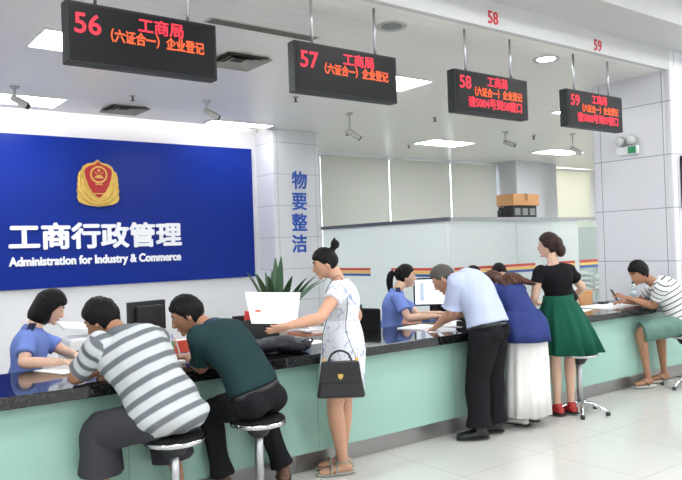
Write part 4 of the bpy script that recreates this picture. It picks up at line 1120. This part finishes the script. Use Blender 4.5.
rg.hair(root, HAIR, .014, ((0, .46), (50, .34), (75, -.05), (95, -.2), (112, -.5), (180, -.85)), bun_extra, seed=7)
M_SAND = mat('grey green sandal', (148, 152, 140), 0.5)
def sandals(rg, root, feet, m, heel=.012):
    for sd in 'LR':
        An = rg.J['an'+sd]; d = norm(Vector(feet[sd])); s2 = norm(d.cross(Vector((0,0,1)))); z0 = max(An.z - .07*rg.k - heel, .001); up = Vector((0,0,1)); b = Vector((An.x, An.y, z0))
        so = MB().loft([(b - d*.078 + up*.010, .028, .010, s2), (b - d*.04 + up*.010, .040, .010, s2), (b + d*.08 + up*.010, .050, .010, s2), (b + d*.19 + up*.010, .028, .010, s2)], 16, 4).build('sandal', m, root, True)
        for q, w in ((.10, .050), (.06, .046)):
            MB().tube([b + d*q - s2*w + up*.012, b + d*(q-.01) - s2*w*.8 + up*.055, b + d*(q-.015) + up*.078, b + d*(q-.01) + s2*w*.8 + up*.055, b + d*q + s2*w + up*.012], [.007]*5, 8, 4).build('strap', m, so, True)
        n = 20; c = An + up*.012
        ring = [c + d*(.043*math.cos(2*math.pi*i/n)) + s2*(.038*math.sin(2*math.pi*i/n)) for i in range(n+1)]
        MB().tube(ring, .006, 8, 2).build('ankle_strap', m, so, True)
        MB().tube([b - d*.07 + up*.015, An - d*.048 - up*.02, An - d*.044 + up*.012], .007, 8, 3).build('heel_strap', m, so, True)
sandals(rg, root, ft, M_SAND)
# her handbag
ax = norm((.80, -.60, 0)); nz = Vector((0,0,1)); ny = norm((-.6, -.8, 0))
bc = Vector((2.735, 3.645, .60))
t = empty('handbag', (2.735, 3.645, .60), 'black handbag with a gold clasp at the hip of the floral dress', 'handbag')
M_LEATHER = mat('black leather', (26, 25, 28), 0.38, bump=0.12, bscale=180)
def trap(w0, w1, z0, z1, d0, d1, off=0):
    vs = []
    for (w, z, d) in ((w0, z0, d0), (w1, z1, d1)):
        for (i, j) in ((-1,-1), (1,-1), (1,1), (-1,1)): vs.append(bc + ax*(w*i) + ny*(d*j + off) + nz*z)
    return MB().add(vs, [(0,3,2,1),(4,5,6,7),(0,1,5,4),(1,2,6,5),(2,3,7,6),(3,0,4,7)])
trap(.154, .114, 0, .225, .055, .035).build('body', M_LEATHER, t, False, 0.018)
trap(.135, .118, .10, .228, .006, .006, .062-.012).build('flap', M_LEATHER, t, False, 0.008)
MB().prism([bc + ny*.060 + ax*a + nz*(.14 + b) for a, b in ((-.017, .014), (.017, .014), (.015, -.006), (0, -.022), (-.015, -.006))], ny*.006).build('clasp', M_GOLD, t)
MB().tube([bc + ax*-.075 + nz*.22, bc + ax*-.05 + nz*.27, bc + nz*.29, bc + ax*.05 + nz*.27, bc + ax*.075 + nz*.22], .007, 8, 5).build('handle', M_LEATHER, t, True)
for q in (-1, 1): MB().cyl(bc + ax*(.104*q) + nz*.215, bc + ax*(.104*q) + nz*.245, .010).build('strap_ring', M_GOLD, t, True)
sL = rg.J['shL']; up = rg.top
strap = [bc + ax*.104 + nz*.235, Vector((2.845, 3.715, 1.0)), Vector((2.862, 3.715, 1.15)), Vector((2.875, 3.74, 1.26)), sL + (rg.J['neck']-sL)*.38 + up*.072, Vector((2.755, 3.80, 1.255)), Vector((2.725, 3.745, 1.12)), Vector((2.66, 3.72, .98)), bc + ax*-.104 + nz*.235]
MB().loft([(p, .010, .0025, rg.R) for p in strap], 10, 6).build('shoulder_strap', M_LEATHER, t, True)
# the paper she holds
t = empty('document_sheet', (2.36, 3.76, 1.18), 'white printed document held up by the woman in the floral dress', 'paper')
vs = []; fs = []; cols, rows = 12, 4
c00, c10, c11, c01 = Vector((2.195, 3.80, 1.10)), Vector((2.455, 3.70, 1.082)), Vector((2.515, 3.74, 1.268)), Vector((2.19, 3.86, 1.288))
for lay in (0, -0.002):
    for j in range(rows+1):
        for i in range(cols+1):
            u, v = i/cols, j/rows
            p = c00*(1-u)*(1-v) + c10*u*(1-v) + c11*u*v + c01*(1-u)*v
            vs.append(p + Vector((.35, .9, -.2))*(.012*math.sin(u*3.1) + .006*math.sin(v*4) + lay))
N1 = (cols+1)*(rows+1)
for j in range(rows):
    for i in range(cols):
        a = j*(cols+1)+i; fs.append((a, a+1, a+cols+2, a+cols+1)); fs.append((N1+a, N1+a+cols+1, N1+a+cols+2, N1+a+1))
MB().add(vs, fs).build('sheet', M_PAPER, t, True)
def on_sheet(u, v, off=.004):
    p = c00*(1-u)*(1-v) + c10*u*(1-v) + c11*u*v + c01*(1-u)*v
    return p + Vector((.35, .9, -.2))*(.012*math.sin(u*3.1) + .006*math.sin(v*4) - off)
MB().add([on_sheet(.13, .36), on_sheet(.24, .36), on_sheet(.24, .44), on_sheet(.13, .44)], [(0,1,2,3)]).build('red_seal', mat('red seal ink', (216, 120, 96), 0.7), t)
mb = MB()
for r_ in range(7):
    v = .86 - r_*.09
    for q in range(8):
        if r_ > 4 and q < 3: continue
        u0 = .12 + q*.1; mb.add([on_sheet(u0, v), on_sheet(u0+.085, v), on_sheet(u0+.085, v+.012), on_sheet(u0, v+.012)], [(0,1,2,3)])
mb.build('ruled_lines', mat('grey print', (196, 198, 202), 0.7), t)

# --- 6. man in light blue
J = dict(pelvis=(4.405, 3.885, .835), neck=(4.345, 4.13, 1.27), head=(4.345, 4.305, 1.255), elL=(4.205, 4.11, .985), wrL=(4.225, 4.29, .866), elR=(4.60, 4.33, .96), wrR=(4.50, 4.48, .868),
         knL=(4.30, 3.93, .47), anL=(4.27, 3.90, .085), knR=(4.51, 3.96, .47), anR=(4.505, 3.95, .085))
rg = Rig(J, (.90, .36, 0), (-.45, .62, -.62), 1.02, .17, .05)
root = new_person('standing man in a light blue shirt and black trousers bent over the counter', (4.40, 3.9, 0))
ft = {'L': (-.75, .45, 0), 'R': (-.65, .55, 0)}
make_body(rg, root, SKIN, {'L': dict(curl=.35), 'R': dict(curl=.4)}, True, ft)
shirt(rg, root, 'shirt', mat('light blue cloth', (184, 193, 220), 0.8, bump=0.12, bscale=80), .032, .84, .10, False, .024, .018, .008, .008, 14, bk=1.1)
collar(rg, root, mat('light blue collar', (186, 195, 222), 0.8), .026)
trousers(rg, root, 'trousers', mat('black trousers cloth', (30, 30, 33), 0.85), 1.97, .034, .018, .14)
mbt = MB(); mbt.loft([(rg.curve(.05), .200, .158, rg.R), (rg.curve(.10), .198, .156, rg.R)], 32, 2).build('belt', mat('black belt', (18, 18, 20), 0.35), root, True)
shoes(rg, root, mat('black shoe leather', (20, 20, 22), 0.35), ft, .010)
rg.hair(root, HAIR_G, .010, ((0, .54), (55, .42), (74, .0), (84, -.2), (96, -.15), (112, -.5), (180, -.9)), seed=9)

# --- 7. woman in the blue blouse
J = dict(pelvis=(4.885, 3.905, .84), neck=(4.900, 4.16, 1.155), head=(4.985, 4.32, 1.185), elL=(4.80, 4.22, .90), wrL=(4.86, 4.40, .868), elR=(5.22, 4.28, .90), wrR=(5.12, 4.45, .868),
         knL=(4.80, 3.93, .46), anL=(4.80, 3.92, .09), knR=(4.97, 3.94, .46), anR=(4.97, 3.95, .09))
rg = Rig(J, (.97, -.12, 0), (-.1, .80, -.58), 0.96, .150, .03, .92)
root = new_person('bending woman with wavy brown hair, blue blouse and long white skirt', (4.95, 3.91, 0))
ft = {'L': (-.2, .9, 0), 'R': (0, .9, 0)}
make_body(rg, root, SKIN, {'L': dict(curl=.35), 'R': dict(curl=.35)}, True, ft, True)
BLOUSE = mat('blue blouse cloth', (50, 62, 116), 0.75, bump=0.15, bscale=90)
shirt(rg, root, 'blouse', BLOUSE, .022, .9, -.02, True, .022, .020, .008, .009, 14)
P = Vector(J['pelvis'])
skirt(root, 'blouse_hem', BLOUSE, [((P.x+.01, P.y+.06, .965), .172, .150, rg.R, .006), ((P.x, P.y+.03, .89), .21, .19, rg.R, .012), ((P.x-.02, P.y+.0, .80), .215, .2, rg.R, .02), ((P.x-.04, P.y-.02, .72), .22, .205, rg.R, .03)], folds=8, seed=5)
skirt(root, 'long_skirt', mat('white skirt cloth', (232, 231, 228), 0.8), [((P.x, P.y, .90), .16, .13, rg.R, .004), ((P.x, P.y, .78), .185, .155, rg.R, .01), ((P.x-.01, P.y, .55), .195, .165, rg.R, .03), ((P.x-.01, P.y+.01, .30), .200, .17, rg.R, .045), ((P.x-.01, P.y+.01, .10), .205, .175, rg.R, .055)], folds=11, seed=6)
shoes(rg, root, mat('white shoe', (220, 218, 214), 0.5), ft, .006)
def wavy_extra(mb, rg=rg):
    h = lambda v: rg.hw(v*rg.hk); rr = random.Random(3)
    up_ = norm(rg.sp.cross(rg.R)); up_ = up_ if up_.z > 0 else -up_
    for k in range(15):
        u = -1 + k/7
        pts = [h(Vector((u*.070, -.05 - .03*(1-u*u), .03))), h(Vector((u*.085, -.105, -.03)))]
        for i, tt in enumerate((1.02, .93, .85, .78)):
            pts.append(rg.curve(min(tt, 1)) + rg.R*(u*(.085 + .03*i) + .03*i + .012*rr.uniform(-1, 1)) + up_*(.150 - .05*u*u + .010*rr.uniform(-1, 1)) + (rg.curve(1)-rg.curve(.9))*max(0, tt-1)*4)
        mb.tube(pts, [.024, .028, .027, .026, .022, .008], 8, 4)
rg.hair(root, HAIR_B, .020, ((0, .42), (50, .30), (75, -.2), (95, -.5), (180, -.9)), wavy_extra, seed=11)

# --- 9. woman in black top and green skirt
J = dict(pelvis=(5.395, 3.90, .93), neck=(5.285, 3.905, 1.335), head=(5.282, 3.935, 1.500), elL=(5.145, 4.005, 1.055), wrL=(5.20, 4.14, .885), elR=(5.70, 3.905, 1.10), wrR=(5.72, 4.13, .90),
         knL=(5.32, 3.94, .50), anL=(5.35, 3.96, .085), knR=(5.47, 3.90, .50), anR=(5.48, 3.91, .085))
rg = Rig(J, (.90, -.43, 0), (-.36, .92, -.06), 0.98, .145, .0, .92)
root = new_person('woman in a black top and flared green skirt standing with her back turned', (5.40, 3.9, 0))
ft = {'L': (.2, .9, 0), 'R': (.35, .9, 0)}
make_body(rg, root, SKIN_L, {'L': dict(curl=.3), 'R': dict(curl=.4)}, True, ft, True, .95)
shirt(rg, root, 'top', mat('black top cloth', (24, 24, 27), 0.8, bump=0.12, bscale=90), .010, .42, .16, True, .009, .012, .008, .004, 15)
P = Vector((5.375, 3.90, .93)); sd = rg.R
skirt(root, 'flared_skirt', mat('green skirt cloth', (24, 82, 64), 0.7, bump=0.1, bscale=60), [((5.345, 3.90, 1.06), .138, .112, sd, .0), ((5.352, 3.90, 1.01), .15, .125, sd, .008), ((5.37, 3.90, .90), .20, .175, sd, .022), ((5.405, 3.895, .74), .255, .22, sd, .05), ((5.44, 3.89, .555), .305, .255, sd, .075)], n=120, folds=11, seed=8)
MB().loft([((5.345, 3.90, 1.035), .140, .115, sd), ((5.342, 3.90, 1.065), .138, .113, sd)], 32, 2).build('waistband', MATS['green skirt cloth'], root, True)
shoes(rg, root, mat('red shoe', (176, 42, 44), 0.45), ft, .006)
def low_bun(mb, rg=rg):
    h = lambda v: rg.hw(v*rg.hk)
    mb.ball(h(Vector((0, -.105, -.055))), (.058, .045, .06), (rg.hr, rg.hf, rg.hu), 16, 12)
    mb.ball(h(Vector((0.0, -.09, .01))), (.062, .04, .06), (rg.hr, rg.hf, rg.hu), 16, 12)
rg.hair(root, HAIR_DB, .020, ((0, .46), (50, .32), (75, -.15), (95, -.3), (112, -.6), (180, -.95)), low_bun, seed=13)

# --- 10. man in the striped tee, right
J = dict(pelvis=(7.225, 3.80, .66), neck=(7.085, 4.00, 1.075), head=(6.955, 4.085, 1.185), elL=(7.03, 3.985, .838), wrL=(6.86, 4.17, .925), elR=(7.24, 4.26, .866), wrR=(7.03, 4.30, .868),
         knL=(6.84, 4.02, .585), anL=(6.995, 4.05, .10), knR=(7.21, 4.02, .575), anR=(7.31, 4.05, .11))
rg = Rig(J, (.80, .60, 0), (-.84, .25, -.42), 1.0, .165, .06)
root = new_person('seated man in a white tee with thin dark stripes and green shorts', (7.22, 3.80, 0))
ft = {'L': (-.75, .2, 0), 'R': (-.7, .3, 0)}
make_body(rg, root, SKIN_D, {'L': dict(curl=.75, palm=(-.2, .75, -.5)), 'R': dict(curl=.4)}, True, ft)
TEE = band_mat('striped tee cloth', (226, 227, 226), (70, 74, 80), .050, .22, .05)
shirt(rg, root, 'striped_tee', TEE, .022, .70, -.14, False, .020, .020, .008, .006, 15, True, bk=1.08)
trousers(rg, root, 'shorts', mat('teal shorts cloth', (104, 134, 125), 0.85, bump=0.15, bscale=100), .97, .024, .030, .06, seat=.92)
rg.hair(root, HAIR, .022, ((0, .40), (50, .30), (70, -.05), (84, -.3), (96, -.2), (112, -.55), (180, -.95)), seed=15, rough=.009)
for sd in 'LR':
    An = rg.J['an'+sd]; d = norm(Vector(ft[sd])); s2 = norm(d.cross(Vector((0,0,1)))); z0 = max(An.z - .07 - .022, .001); up = Vector((0,0,1)); b = Vector((An.x, An.y, z0))
    so = MB().loft([(b - d*.082 + up*.010, .030, .010, s2), (b - d*.04 + up*.010, .042, .010, s2), (b + d*.08 + up*.010, .052, .010, s2), (b + d*.19 + up*.010, .032, .010, s2)], 16, 4).build('flip_flop', mat('pale flip flop', (206, 206, 198), 0.6), root, True)
    MB().tube([b + d*.03 - s2*.045 + up*.02, b + d*.085 - s2*.03 + up*.062, b + d*.125 + up*.05, b + d*.085 + s2*.03 + up*.062, b + d*.03 + s2*.045 + up*.02], [.006]*5, 8, 4).build('strap', M_BLACK, so, True)
wc = rg.J['wrL']; fa = (wc - rg.J['elL']).normalized()
t = empty('mobile_phone', tuple(wc + fa*.10), 'dark mobile phone in the hand of the man in the striped tee', 'phone')
pc = wc + fa*.095 + Vector((-.02, .028, .0)); pd = norm((-.35, .25, .85)); pn = norm(Vector((.7, -.6, .45))); pn = norm(pn - pd*pn.dot(pd)); px_ = pd.cross(pn)
MB().obox(pc, px_, pd, pn, .033, .068, .0045).build('casing', M_BLACK, t, False, 0.003)
MB().obox(pc + pn*.0047, px_, pd, pn, .030, .062, .0004).build('screen', M_BLACK2, t)
